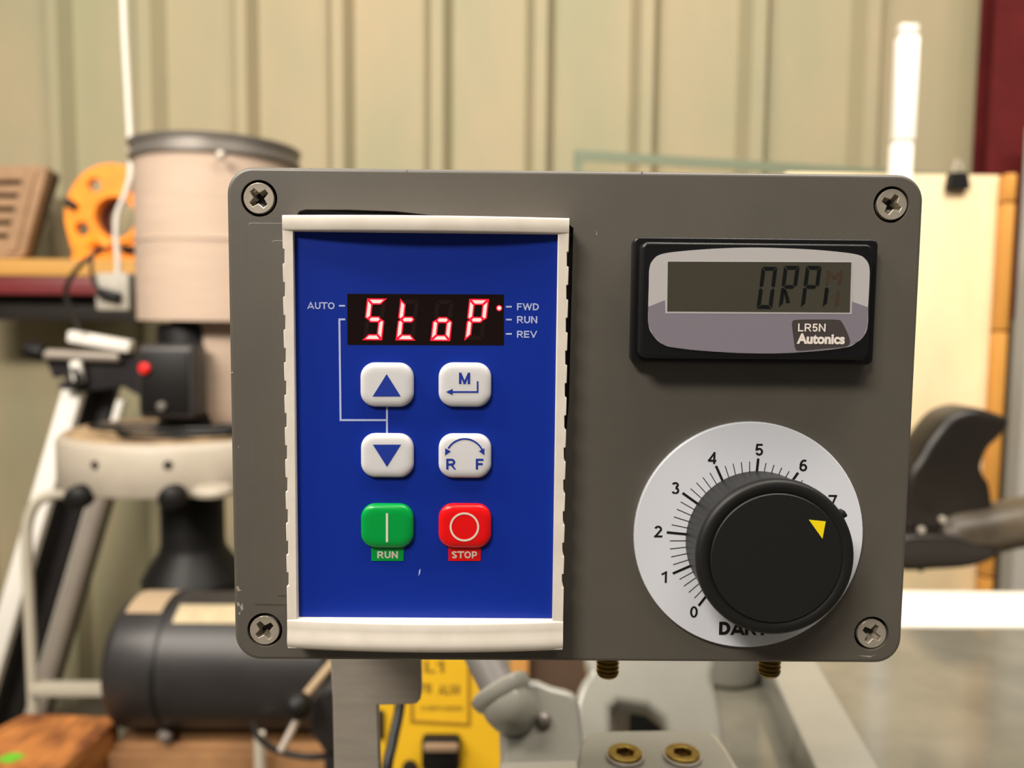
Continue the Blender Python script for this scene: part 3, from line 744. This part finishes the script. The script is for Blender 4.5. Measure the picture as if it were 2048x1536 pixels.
obj('power_cable', tube([P(812, 1290, 0.22), P(800, 1410, 0.21), P(786, 1480, 0.20), P(772, 1560, 0.19), P(768, 1750, 0.19), (P(768, 1750, 0.19).x, 0.19, 0.903)], 0.0026, 12), 'rubber_and_shade', label='thin black cable hanging in front of the yellow housing', cat='cable')
cc = thing('cardboard_carton', 'tall dark brown carton behind the grey side arm', 'carton', (P(1110, 1400, 0.9).x, 0.95, 0))
obj('carton_body', box(P(1050, 1400, 0.9).x, P(1260, 1400, 0.9).x, 0.9, 1.05, 0, P(1110, 1240, 0.9).z, 0.003), 'brown_card', cc)
obj('carton_flap', box(P(1020, 1400, 0.88).x, P(1056, 1400, 0.88).x, 0.88, 0.885, 0, P(1040, 1250, 0.88).z, 0.001), 'tan_card', cc)

# ================================================================== MOTOR, CRATE, TIMBER, LEVER (lower left)
YM = 0.85; sM = (YM-CAM.y)/FPX
ml = P(252, 1316, YM); mz = ml.z; RM = 0.085
mt = thing('electric_motor', 'big dark grey cylindrical electric motor with seam bands below the dust collector', 'motor', (ml.x+0.14, YM, mz-RM))
ax = Vector((1, 0, 0))
def cyl_x(x0, x1, prof_): return lathe([(r_, t) for r_, t in prof_], (x0, YM, mz), (1, 0, 0), 56)
e = P(360, 1316, YM).x-ml.x
obj('end_cap', cyl_x(ml.x, 0, [(0.055, 0.0), (0.070, 0.002), (0.080, 0.008), (RM, 0.018), (RM, e-0.002)]), 'motor_grey', mt)
obj('motor_body', cyl_x(ml.x+e+0.002, 0, [(RM, 0.0), (RM, 0.20), (RM-0.004, 0.205)]), 'motor_grey', mt)
obj('seam_band', cyl_x(ml.x+e-0.004, 0, [(RM-0.003, 0), (RM+0.0015, 0.001), (RM+0.0015, 0.006), (RM-0.003, 0.008)]), 'rubber_and_shade', mt)
obj('front_cap', cyl_x(ml.x+e+0.206, 0, [(RM-0.003, 0), (RM-0.006, 0.02), (0.05, 0.035)]), 'black_plastic', mt)
# name plate wrapped on the upper front of the body
def wrap(x0, x1, a0, a1, rad, n=8):
    vs, fs = [], []
    for k in range(n+1):
        a = R_(a0+(a1-a0)*k/n)
        for x in (x0, x1):
            for r_ in (rad, rad-0.001): vs.append((x, YM-r_*math.cos(a), mz+r_*math.sin(a)))
    for k in range(n):
        i = 4*k; fs += [(i, i+2, i+6, i+4), (i+1, i+5, i+7, i+3), (i, i+4, i+5, i+1), (i+2, i+3, i+7, i+6)]
    fs += [(0, 1, 3, 2), (4*n, 4*n+2, 4*n+3, 4*n+1)]
    return mesh(vs, fs)
obj('name_plate', wrap(P(352, 1210, YM-0.04).x, P(500, 1210, YM-0.04).x, 52, 72, RM+0.001), 'motor_label', mt)
obj('dust_layer', wrap(ml.x+0.02, ml.x+e-0.006, 62, 110, RM+0.0008), 'motor_dust', mt)
obj('band_screw', lathe([(0.007, 0), (0.007, 0.012), (0.005, 0.014)], (P(362, 1440, YM).x, YM-0.055, mz-0.073), (0.6, -0.6, -0.1), 16), 'rim_grey', mt)
ck = thing('wooden_crate', 'tall brown wooden crate carrying the dark grey motor', 'crate', (ml.x+0.13, YM+0.02, 0))
cz = mz-RM-0.0005
x0c, x1c = P(226, 1500, YM-0.06).x, P(660, 1500, YM-0.06).x
hgt = cz/4
for k in range(4):
    obj('crate_board', box(x0c, x1c, YM-0.075, YM-0.060, k*hgt, (k+1)*hgt-0.004, 0.002), 'crate_wood', ck)
obj('crate_back', box(x0c, x1c, YM-0.0595, YM+0.10, 0, cz, 0.003), 'crate_wood', ck)
obj('grey_pipe_stand', tube([(P(521, 1500, 0.757).x, 0.757, 0.0), P(519, 1466, 0.757)], 0.0065, 16), 'tube_grey', label='thin grey upright pipe below the motor', cat='pipe')
# timber block
ZB = P(110, 1430, 0.82).z
tb = hpoly([(52, 1428), (214, 1434), (228, 1444), (95, 1550), (-190, 1560), (-70, 1490)], ZB)
tbk = thing('timber_block', 'rough orange brown timber block with a green paint spot, lower left corner', 'timber', (tb[0][0], 0.74, ZB-0.09))
obj('block_body', shape([tb], ZB, ZB-0.09, 0.004, 2, plane='xy'), 'timber', tbk)
gp = G(22, 1516, ZB)
obj('paint_spot', shape([[(gp.x+0.013*math.cos(R_(t*30))*(1+0.2*math.sin(t*2.1)), gp.y+0.010*math.sin(R_(t*30))) for t in range(12)]], ZB+0.0006, ZB-0.001, plane='xy'), 'green_paint', tbk)
wb = thing('work_stand', 'dark low stand under the timber block', 'stand', (tb[0][0], 0.72, 0))
obj('stand_top', box(min(p[0] for p in tb)+0.01, max(p[0] for p in tb)-0.05, 0.62, 0.80, ZB-0.12, ZB-0.0905, 0.003), 'timber_dark', wb)
for sx in (0.02, -0.07):
    for yy in (0.63, 0.78):
        bxp = (min(p[0] for p in tb) if sx > 0 else max(p[0] for p in tb))+sx
        obj('leg', box(bxp-0.015, bxp+0.015, yy-0.015, yy+0.015, 0, ZB-0.12), 'timber_dark', wb)
# lever with ball knob
lv = thing('ball_lever', 'black ball knob lever with pale rods between motor and steel bracket', 'lever', (P(650, 1480, 0.55).x, 0.55, 0))
bk = P(596, 1411, 0.52); rb = 28*(0.52-CAM.y)/FPX
obj('ball_knob', lathe([(rb*math.sin(R_(k*9)), -rb*math.cos(R_(k*9))) for k in range(1, 20)], bk, (0, 0, 1), 28), 'black_plastic', lv)
obj('rod', tube([bk+Vector((0.004, 0.01, 0.004)), P(665, 1325, 0.56)], 0.0040, 12), 'motor_dust', lv)
obj('rod', tube([P(562, 1502, 0.51), P(594, 1440, 0.52)], 0.0036, 12), 'tube_silver', lv)
obj('lever_bracket', shape([XZ([(636, 1400), (668, 1370), (690, 1390), (700, 1480), (660, 1490), (632, 1450)], 0.55)], 0.54, 0.57, 0.004), 'black_metal', lv)
obj('lever_post', box(P(650, 1480, 0.55).x, P(690, 1480, 0.55).x, 0.545, 0.565, 0, P(660, 1470, 0.55).z, 0.002), 'black_metal', lv)
obj('hanging_cable', tube([P(505, 1448, 0.66), P(520, 1478, 0.60), P(560, 1503, 0.57), P(620, 1514, 0.56), P(680, 1508, 0.565)], 0.0032, 10), 'rubber_and_shade', label='black cable loop sagging below the ball knob', cat='cable')

# ================================================================== DUST COLLECTOR
YDc = 1.5; sD = (YDc-CAM.y)/FPX
cxc = P(440, 642, YDc).x
def zpx(py, Y=YDc, px=400): return P(px, py, Y).z
dcx = thing('dust_collector', 'dust collector with white filter drum, black motor and pale round housing', 'dust collector', (P(380, 642, YDc).x, YDc, 0))
RC = 154*sD
# pleated filter drum
vs, fs = [], []; n = 144
zt, zb_ = zpx(318), zpx(641)
for z in (zb_, zt):
    for k in range(n):
        r_ = RC-0.004-(0.003 if k % 2 else 0); a = 2*math.pi*k/n; vs.append((cxc+r_*math.cos(a), YDc+r_*math.sin(a), z))
for k in range(n): fs.append((k, (k+1) % n, n+(k+1) % n, n+k))
fs += [tuple(range(n)), tuple(range(n, 2*n))]
obj('filter_drum', mesh(vs, fs), 'filter_cloth', dcx, ang=60)
obj('filter_band', lathe([(RC-0.0038, 0), (RC-0.003, 0.001), (RC-0.003, 0.006), (RC-0.0038, 0.007)], (cxc, YDc, zpx(492)), (0, 0, 1), 64), 'filter_cloth', dcx)
obj('top_rim', lathe([(RC-0.002, 0), (RC+0.004, 0.002), (RC+0.004, 0.012), (RC, 0.014), (RC, 0.024), (RC+0.004, 0.026), (RC+0.006, 0.034), (RC-0.01, 0.038)], (cxc, YDc, zpx(333)), (0, 0, 1), 72), 'rim_grey', dcx)
obj('rim_latch', box(*[P(a, 300, YDc-RC).x for a in (437, 452)], YDc-RC-0.015, YDc-RC, zpx(322, YDc-RC), zpx(303, YDc-RC), 0.004), 'bare_steel', dcx)
obj('lower_duct', lathe([(0.085, 0), (0.105, 0.05), (0.105, 0.23)], (P(452, 700, YDc).x, YDc, zpx(850)), (0, 0, 1), 40), 'filter_cloth', dcx)
x0, x1 = P(296, 700, YDc-0.11).x, P(424, 700, YDc-0.11).x; xm = (x0+x1)/2
obj('motor_housing', lathe([((x1-x0)/2, 0), ((x1-x0)/2, 0.198), ((x1-x0)/2-0.004, 0.212), (0.03, 0.213)], (xm, YDc-0.06, zpx(858, YDc-0.06)), (0, 0, 1), 44), 'black_plastic', dcx)
YS = YDc-0.19
sx0, sx1, sz0, sz1 = rect(274, 388, 690, 838, YS)
sb = obj('switch_box', box(sx0, sx1, YS, YS+0.07, sz0, sz1, 0.010, 3), 'dark_grey_plastic', dcx)
sx0, sx1, sz0, sz1 = rect(282, 378, 704, 826, YS)
obj('switch_plate', box(sx0, sx1, YS-0.004, YS+0.002, sz0, sz1, 0.003), 'black_plastic', sb)
pbt = P(291, 737, YS-0.004)
obj('push_button', lathe([(0.0105, 0), (0.0105, 0.006), (0.008, 0.009), (0.003, 0.010)], pbt, (-0.25, -1, 0), 24), 'red_button', sb)
pbt = P(325, 812, YS-0.004)
obj('cable_gland', lathe([(0.008, 0), (0.008, 0.008), (0.004, 0.009)], pbt, (0, -1, 0), 16), 'rim_grey', sb)
# round blower housing
bcx = P(378, 930, YDc).x; RB = 0.243
zt, zb_ = zpx(893, YDc-RB), zpx(1003, YDc-RB)
bh = obj('blower_housing', lathe([(RB-0.02, 0), (RB-0.004, 0.002), (RB, 0.008), (RB, zt-zb_-0.012), (RB-0.006, zt-zb_-0.003), (RB-0.012, zt-zb_)], (bcx, YDc, zb_), (0, 0, 1), 80), 'machine_white', dcx)
obj('dust_layer', lathe([(RB-0.014, 0), (RB-0.02, 0.002), (0.05, 0.004)], (bcx, YDc, zt-0.0003), (0, 0, 1), 60), 'dust_tan', bh)
def on_rim(px, py):
    yy = YDc-0.2
    for _ in range(12):
        dxx = P(px, py, yy).x-bcx; yy = YDc-math.sqrt(max(RB*RB-dxx*dxx, 1e-4))
    return P(px, py, yy), Vector((dxx, yy-YDc, 0)).normalized()
for px in (190, 336):
    q, nn = on_rim(px, 930)
    obj('bolt_hole', lathe([(0.008, -0.004), (0.008, 0.0015), (0.004, 0.002)], q, nn, 16), 'dark_steel', bh)
for px in (172, 347):
    q, nn = on_rim(px, 991)
    obj('clamp_knob', lathe([(0.012, -0.024), (0.021, -0.018), (0.023, 0.0), (0.020, 0.016), (0.010, 0.021)], q+nn*0.014, (0, -1, 0), 24), 'black_plastic', dcx)
p = P(418, 985, YDc-0.26)
obj('rim_lug', lathe([(0.02, -0.010), (0.034, -0.008), (0.036, 0.0), (0.030, 0.008)], p+Vector((0, 0.02, 0)), (0, 0, 1), 28), 'machine_white', dcx)
# black lower motor
lm = P(385, 1000, YDc-0.10).x
zl = zpx(1182, YDc-0.1)
obj('lower_motor', lathe([(0.070, 0), (0.090, 0.006), (0.098, 0.03), (0.085, 0.055), (0.064, 0.085), (0.060, 0.10), (0.060, zb_-zl+0.01)], (lm, YDc-0.10, zl), (0, 0, 1), 44), 'black_plastic', dcx)
# bent grey tube frame
YQ = YDc-0.10
def Q(px, py): return P(px, py, YQ)
obj('tube_frame', tube([Q(150, 988), Q(105, 990), Q(75, 1004), Q(57, 1040), Q(54, 1100), Q(62, 1300), Q(66, 1400), (Q(68, 1500).x, YQ, 0.0)], 0.0105, 14), 'tube_grey', dcx)
obj('cross_bar', bar(Q(66, 1377), Q(520, 1377), 0.022, 0.030, 0.003), 'tube_grey', dcx)
obj('tube_frame', tube([(Q(520, 1500).x, YQ, 0.0), Q(520, 1200), Q(500, 1010)], 0.0105, 14), 'tube_grey', dcx)
obj('tube_frame', tube([(Q(250, 1500).x+0.05, YDc+0.2, 0.0), (bcx-0.1, YDc+0.15, zb_+0.003)], 0.0105, 14), 'tube_grey', dcx)
obj('tube_frame', tube([(Q(250, 1500).x+0.3, YDc+0.2, 0.0), (bcx+0.1, YDc+0.15, zb_+0.003)], 0.0105, 14), 'tube_grey', dcx)
# coiled black cord lying on the housing
coil = []
for k in range(46):
    a = R_(k*24); r_ = 0.088+0.024*math.sin(k*0.7)+0.012*math.sin(k*1.9)
    coil.append((bcx+0.03+r_*1.45*math.cos(a), YDc-0.125+r_*0.75*math.sin(a), zt+0.008+0.0003*k))
obj('power_cord', tube(coil, 0.0040, 8, sub=3), 'rubber_and_shade', dcx)

# ================================================================== FOLDING STAND LEANING BEHIND THE COLLECTOR
YL = 1.95
fsx = thing('folding_stand', 'folded stand of leaning white, black and silver legs with a clamp head', 'stand', (P(100, 1100, YL).x, YL, 0))
def leanbar(px, py, w_, h_, m, Y, nm='leg', r=None, pyb=1560):
    a = P(px, py, Y); b = P(px-0.293*(1545-py), 1545, Y); 
    t = a.z/(a.z-b.z); foot = a+(b-a)*t
    obj(nm, bar(foot, a, w_, h_, 0.004) if not r else tube([foot, a], r, 18), m, fsx)
leanbar(150, 778, 0.050, 0.03, 'white_paint', YL-0.06)
leanbar(192, 735, 0.052, 0.03, 'black_metal', YL+0.02)
leanbar(224, 760, 0.046, 0.03, 'black_metal', YL+0.03)
leanbar(245, 800, 0.020, 0.03, 'white_paint', YL-0.02)
leanbar(203, 985, 0.05, 0.03, 'tube_silver', YL-0.03, r=0.026)
leanbar(226, 985, 0.016, 0.02, 'black_metal', YL-0.01)
YE = YL-0.10
obj('white_crossbar', bar(P(140, 672, YE), P(264, 694, YE), 0.03, 0.034, 0.006), 'white_paint', fsx)
hd = obj('crank_rod', tube([P(82, 708, YE), P(240, 714, YE)], 0.013, 16), 'tube_silver', fsx)
p = P(72, 702, YE)
obj('grip', lathe([(0.010, -0.03), (0.022, -0.022), (0.025, 0), (0.022, 0.02), (0.012, 0.028)], p, (1, 0, -0.25), 20), 'black_plastic', hd)
obj('clamp_head', shape([XZ([(100, 722), (240, 722), (248, 700), (262, 700), (285, 730), (285, 790), (250, 770), (215, 775), (165, 780), (150, 775), (135, 770), (140, 745), (112, 752)], YE+0.03)], YE+0.02, YE+0.08, 0.004), 'black_metal', fsx)
obj('clamp_hook', tube([P(150, 735, YE-0.01), P(158, 760, YE-0.01), P(140, 772, YE-0.01), P(122, 770, YE-0.01)], 0.010, 12), 'black_metal', fsx)
obj('white_peg', bar(P(158, 765, YE-0.005), P(152, 722, YE-0.005), 0.026, 0.02, 0.004), 'white_paint', fsx)

# ================================================================== SHELF AND WHAT IS ON IT
YSf = 2.02
zs1 = P(100, 518, YSf).z
sh = thing('wall_shelf', 'wall shelf of pale wood on a dark red steel beam, left of the filter drum', 'shelf', (P(60, 550, YSf).x, YSf+0.2, P(100, 640, YSf).z))
xs0, xs1 = P(-160, 550, YSf).x, P(272, 550, YSf).x
yw = lambda x: wall_y(x)-0.060
obj('shelf_board', shape([[(xs0, YSf), (xs1, YSf), (xs1, yw(xs1)), (xs0, yw(xs0))]], zs1, P(100, 552, YSf).z, 0.002, 2, plane='xy'), 'shelf_wood', sh)
obj('steel_beam', box(xs0, P(200, 570, YSf).x, YSf+0.004, YSf+0.06, P(100, 589, YSf).z, P(100, 552, YSf).z-0.0005, 0.002), 'maroon_steel', sh)
obj('dark_rear_bar', box(xs0, P(272, 620, YSf+0.06).x, YSf+0.065, YSf+0.13, P(100, 641, YSf+0.06).z, P(100, 575, YSf+0.06).z, 0.002), 'dark_steel', sh)  # dark bar along the back, below the shelf board
for px in (-120, 150):
    x = P(px, 600, YSf+0.2).x
    obj('shelf_bracket', box(x-0.012, x+0.012, YSf+0.131, yw(x)+0.002, P(100, 632, YSf+0.1).z, P(100, 552, YSf).z-0.0005), 'dark_steel', sh)
# brown louvred vent leaning on the shelf
lvx = thing('louvred_vent', 'brown slatted vent panel leaning at the left end of the shelf', 'vent', (P(40, 515, YSf+0.05).x, YSf+0.05, zs1))
Yl = YSf+0.06
def LV(pts, dy=0.0): return XZ(pts, Yl+dy)
obj('vent_frame', shape([LV([(-70, 333), (86, 333), (92, 338), (90, 346), (46, 508), (38, 514), (-110, 514)]), LV([(-60, 358), (46, 358), (12, 494), (-95, 494)])[::-1]], Yl, Yl+0.03, 0.003), 'louver_brown', lvx)
obj('vent_rail', shape([LV([(57, 346), (72, 346), (34, 503), (18, 503)])], Yl-0.008, Yl+0.001, 0.002), 'louver_brown', lvx)
obj('vent_back', shape([LV([(-60, 350), (98, 342), (104, 350), (52, 512), (-95, 512)], 0.05)], Yl+0.031, Yl+0.09, 0.002), 'louver_dark', lvx)
for k in range(5):
    y = 360+k*27; o_ = -0.25*(y-358)
    obj('slat', shape([LV([(-62+o_, y+10), (44+o_, y+10), (40+o_, y+25), (-66+o_, y+25)])], Yl+0.004, Yl+0.028, 0.002), 'louver_brown', lvx)
# orange ring fixture
Yo = YSf+0.05
ro = thing('orange_ring', 'bright orange round plastic ring with bolt holes standing on the shelf', 'ring fixture', (P(205, 515, Yo).x, Yo, zs1))
oc = P(215, 432, Yo); so = (Yo-CAM.y)/FPX
outl = smooth_poly([(130, 430), (140, 385), (165, 350), (200, 331), (240, 331), (272, 350), (292, 385), (300, 430), (292, 475), (282, 505), (280, 520), (155, 520), (148, 505), (138, 475)], 4)
oc = P(231, 436, Yo)
hls = [circ(oc.x, oc.z, 42*so, 32)[::-1]]
for px, py in ((188, 371), (163, 458), (268, 375)):
    q = P(px, py, Yo); hls.append(circ(q.x, q.z, 16*so, 20)[::-1])
obj('ring_plate', shape([XZ(outl, Yo)] + hls, Yo, Yo+0.03, 0.003), 'orange_plastic', ro)
obj('ring_collar', shape([circ(oc.x, oc.z, 50*so, 36), circ(oc.x, oc.z, 42*so, 36)[::-1]], Yo-0.008, Yo+0.001, 0.003), 'orange_plastic', ro)
obj('ring_throat', shape([circ(oc.x, oc.z, 44*so, 36), circ(oc.x, oc.z, 40*so, 36)[::-1]], Yo+0.0305, Yo+0.09, 0.001), 'maroon_steel', ro)
for a, b in (((131, 402), (152, 415)), ((272, 500), (246, 498))):
    obj('clamp_lever', tube([P(*a, Yo-0.012), P(*b, Yo-0.006)], 0.011, 12), 'black_plastic', ro)
obj('lower_lug', tube([P(180, 488, Yo-0.01), P(200, 480, Yo-0.012), P(218, 494, Yo-0.01)], 0.014, 12), 'orange_plastic', ro)
# hanging outlet on a pale cord
YO = 1.62
oz = P(234, 546, YO)
dr = thing('hanging_outlet', 'grey outlet box hanging on a pale cord in front of the shelf', 'outlet', (P(230, 620, YO).x, YO, P(230, 622, YO).z))
obj('pale_cord', tube([P(240, -420, YO), P(247, 0, YO), P(256, 190, YO), (P(262, 330, YO)), P(252, 385, YO), P(236, 425, YO), P(232, 470, YO), P(236, 520, YO), P(236, 550, YO)], 0.0065, 12), 'cord_white', dr)
x0, x1, z0, z1 = rect(194, 262, 546, 621, YO)
ob = obj('outlet_box', box(x0, x1, YO-0.01, YO+0.05, z0, z1, 0.006), 'outlet_grey', dr)
obj('outlet_side', box(x1, x1+0.018, YO+0.0, YO+0.06, z0+0.003, z1-0.003, 0.003), 'dark_steel', dr)
obj('plug', bar(P(196, 584, YO-0.018), P(240, 596, YO-0.018), 0.022, 0.02, 0.004), 'black_plastic', ob)
obj('plug_cable', tube([P(200, 586, YO-0.02), P(186, 560, YO-0.02), P(183, 520, YO-0.02), P(196, 500, YO-0.01), P(215, 497, YO)], 0.004, 10), 'rubber_and_shade', dr)
obj('looped_cable', tube([P(205, 500, 1.80), P(172, 520, 1.79), P(142, 555, 1.79), P(132, 590, 1.80), P(150, 640, 1.81), P(158, 662, 1.81)], 0.006, 10), 'dark_steel', label='thin dark cable looping over the front of the shelf', cat='cable')

# ================================================================== RIGHT SIDE
pb = thing('plywood_board', 'cream plywood board standing upright right of the control box', 'board', (P(1900, 1100, 1.15).x, 1.15, 0))
xb0, xb1 = P(1560, 700, 1.15).x, P(1979, 700, 1.15).x
obj('board_sheet', box(xb0, xb1, 1.15, 1.165, 0, P(1900, 349, 1.15).z, 0.001), 'plywood', pb)
yst = (345, 405, 665, 775, 1040, 1155, 1330)
yst = (347, 406, 664, 1039, 1156, 1340)
fst = thing('wooden_strip', 'orange brown jointed wooden strip along the right edge of the plywood board', 'wooden strip', (P(1992, 1100, 1.14).x, 1.14, 0))
for a, b in zip(yst[:-1], yst[1:]):
    za, zb2 = P(1992, a, 1.13).z, P(1992, b, 1.13).z
    if b == 1340: zb2 = 0.0
    obj('strip_section', box(xb1+0.0005-0.002, P(2011, 700, 1.13).x, 1.125, 1.149, zb2+0.003, za, 0.002), 'strip_wood', fst)
    if b != 1340: obj('joint', box(xb1, P(2010, 700, 1.13).x, 1.13, 1.147, zb2-0.001, zb2+0.004), 'timber_dark', fst)
# binder clip
pk = P(1917, 350, 1.14)
bc = thing('binder_clip', 'small black binder clip on the top edge of the plywood board', 'clip', (pk.x, 1.15, pk.z-0.016))
obj('clip_body', shape([XZ([(1896, 377), (1937, 377), (1933, 352), (1928, 346), (1904, 346), (1900, 352)], 1.14)], 1.135, 1.172, 0.001), 'black_plastic', bc)
obj('clip_handle', tube([P(1908, 350, 1.145), P(1910, 330, 1.15), P(1916, 320, 1.152), P(1922, 330, 1.15), P(1924, 350, 1.145)], 0.0015, 8), 'bare_steel', bc)
# glass sheet behind the box
g1 = P(1150, 300, 1.30); g2 = G(1970, 352, g1.z)
gs = thing('glass_sheet', 'clear sheet with grey green edges standing behind the control box', 'glass sheet', (g1.x, g1.y, 0))
dd = (g2-g1).normalized(); Ls = (Vector((g2.x-g1.x, g2.y-g1.y, 0))).length
def slab(s0, s1, z0, z1, t):
    d = Vector((dd.x, dd.y, 0)).normalized(); nn = Vector((-d.y, d.x, 0)); o0 = Vector((g1.x, g1.y, 0))
    vs = [o0+d*s+nn*k+Vector((0, 0, z)) for s in (s0, s1) for k in (-t, t) for z in (z0, z1)]
    return mesh(vs, [(0, 1, 3, 2), (4, 6, 7, 5), (0, 4, 5, 1), (2, 3, 7, 6), (0, 2, 6, 4), (1, 5, 7, 3)])
obj('pane', slab(0.0145, Ls-0.0145, 0.012, g1.z-0.0185, 0.002), 'glass_clear', gs)
obj('edge_strip', slab(0, Ls, g1.z-0.018, g1.z, 0.004), 'glass_edge', gs)
obj('edge_strip', slab(0, 0.014, 0.012, g1.z-0.0185, 0.004), 'glass_edge', gs)
obj('edge_strip', slab(Ls-0.014, Ls, 0.012, g1.z-0.0185, 0.004), 'glass_edge', gs)
obj('edge_strip', slab(0, Ls, 0, 0.0115, 0.004), 'glass_edge', gs)
# white upright tube
wt = thing('white_strip', 'bright white upright plastic strip with a joint above the box corner', 'strip', (P(1808, 345, 1.08).x, 1.08, 0))
x0, x1 = P(1788, 200, 1.08).x, P(1829, 200, 1.08).x
obj('upper_section', box(x0, x1, 1.07, 1.09, P(1808, 285, 1.08).z+0.002, P(1808, 74, 1.08).z, 0.003), 'white_paint', wt)
obj('end_cap', box(x0+0.001, x1-0.001, 1.071, 1.089, P(1808, 74, 1.08).z, P(1808, 49, 1.08).z, 0.004), 'white_plastic', wt)
obj('lower_section', box(x0-0.001, x1-0.002, 1.07, 1.09, 0, P(1808, 285, 1.08).z-0.001, 0.003), 'white_paint', wt)
# white sheet on a side table
ZW = zc-0.30
st = thing('side_table', 'small side table behind the grey machine table', 'table', (0.62, 0.65, 0))
obj('table_top', box(0.28, 0.95, 0.60, 0.705, ZW-0.03, ZW, 0.004), 'grey_panel', st)
for x in (0.31, 0.92):
    for y in (0.62, 0.685): obj('leg', box(x-0.012, x+0.012, y-0.012, y+0.012, 0, ZW-0.03), 'grey_panel', st)
obj('white_paper', box(0.29, 0.94, 0.602, 0.703, ZW, ZW+0.004, 0.001), 'white_sheet', label='white paper sheet lying on the side table under the plywood board', cat='paper')
# black curved hood
Yh = 0.80
hd = thing('dust_hood', 'black curved plastic hood with dusty pipe right of the control box', 'hood', (P(1920, 1130, Yh).x, Yh, P(1840, 1140, Yh).z))
fin = smooth_poly([(1800, 960), (1828, 905), (1850, 868), (1885, 828), (1930, 813), (1972, 822), (2003, 838), (1985, 870), (1962, 893), (1949, 925), (1953, 945), (1964, 962), (1970, 1000), (1975, 1060), (1900, 1090), (1800, 1080)], 4)
obj('hood_fin', shape([XZ(fin, Yh)], Yh-0.02, Yh+0.04, 0.010, 5, inset=True), 'hood_black', hd)
obj('hood_pipe', tube([P(1880, 1072, Yh-0.004), P(1915, 1068, Yh-0.01), P(1965, 1060, Yh-0.01), P(2040, 1045, Yh-0.01), P(2150, 1030, Yh), P(2250, 1080, Yh), P(2280, 1250, Yh), P(2285, 1400, Yh), (P(2285, 1400, Yh).x, Yh, 0.0)], [0.022, 0.026, 0.028, 0.029, 0.030] + [0.030]*40, 28), 'hood_dusty', hd)
obj('hood_belly', shape([XZ(smooth_poly([(1800, 1085), (1860, 1078), (1930, 1085), (1985, 1102), (1940, 1122), (1870, 1128), (1800, 1128)], 4), Yh-0.035)], Yh-0.04, Yh+0.03, 0.006, 3), 'hood_black', hd)
obj('hood_tab', shape([XZ([(1822, 1122), (1868, 1120), (1838, 1141), (1830, 1136)], Yh-0.03)], Yh-0.035, Yh-0.02, 0.001), 'black_plastic', hd)
for px, py in ((1884, 1039), (1842, 1060)):
    obj('rivet', lathe([(0.0045, 0), (0.004, 0.003), (0.0015, 0.004)], P(px, py, Yh-0.036), (0, -1, 0.2), 16), 'bare_steel', hd)
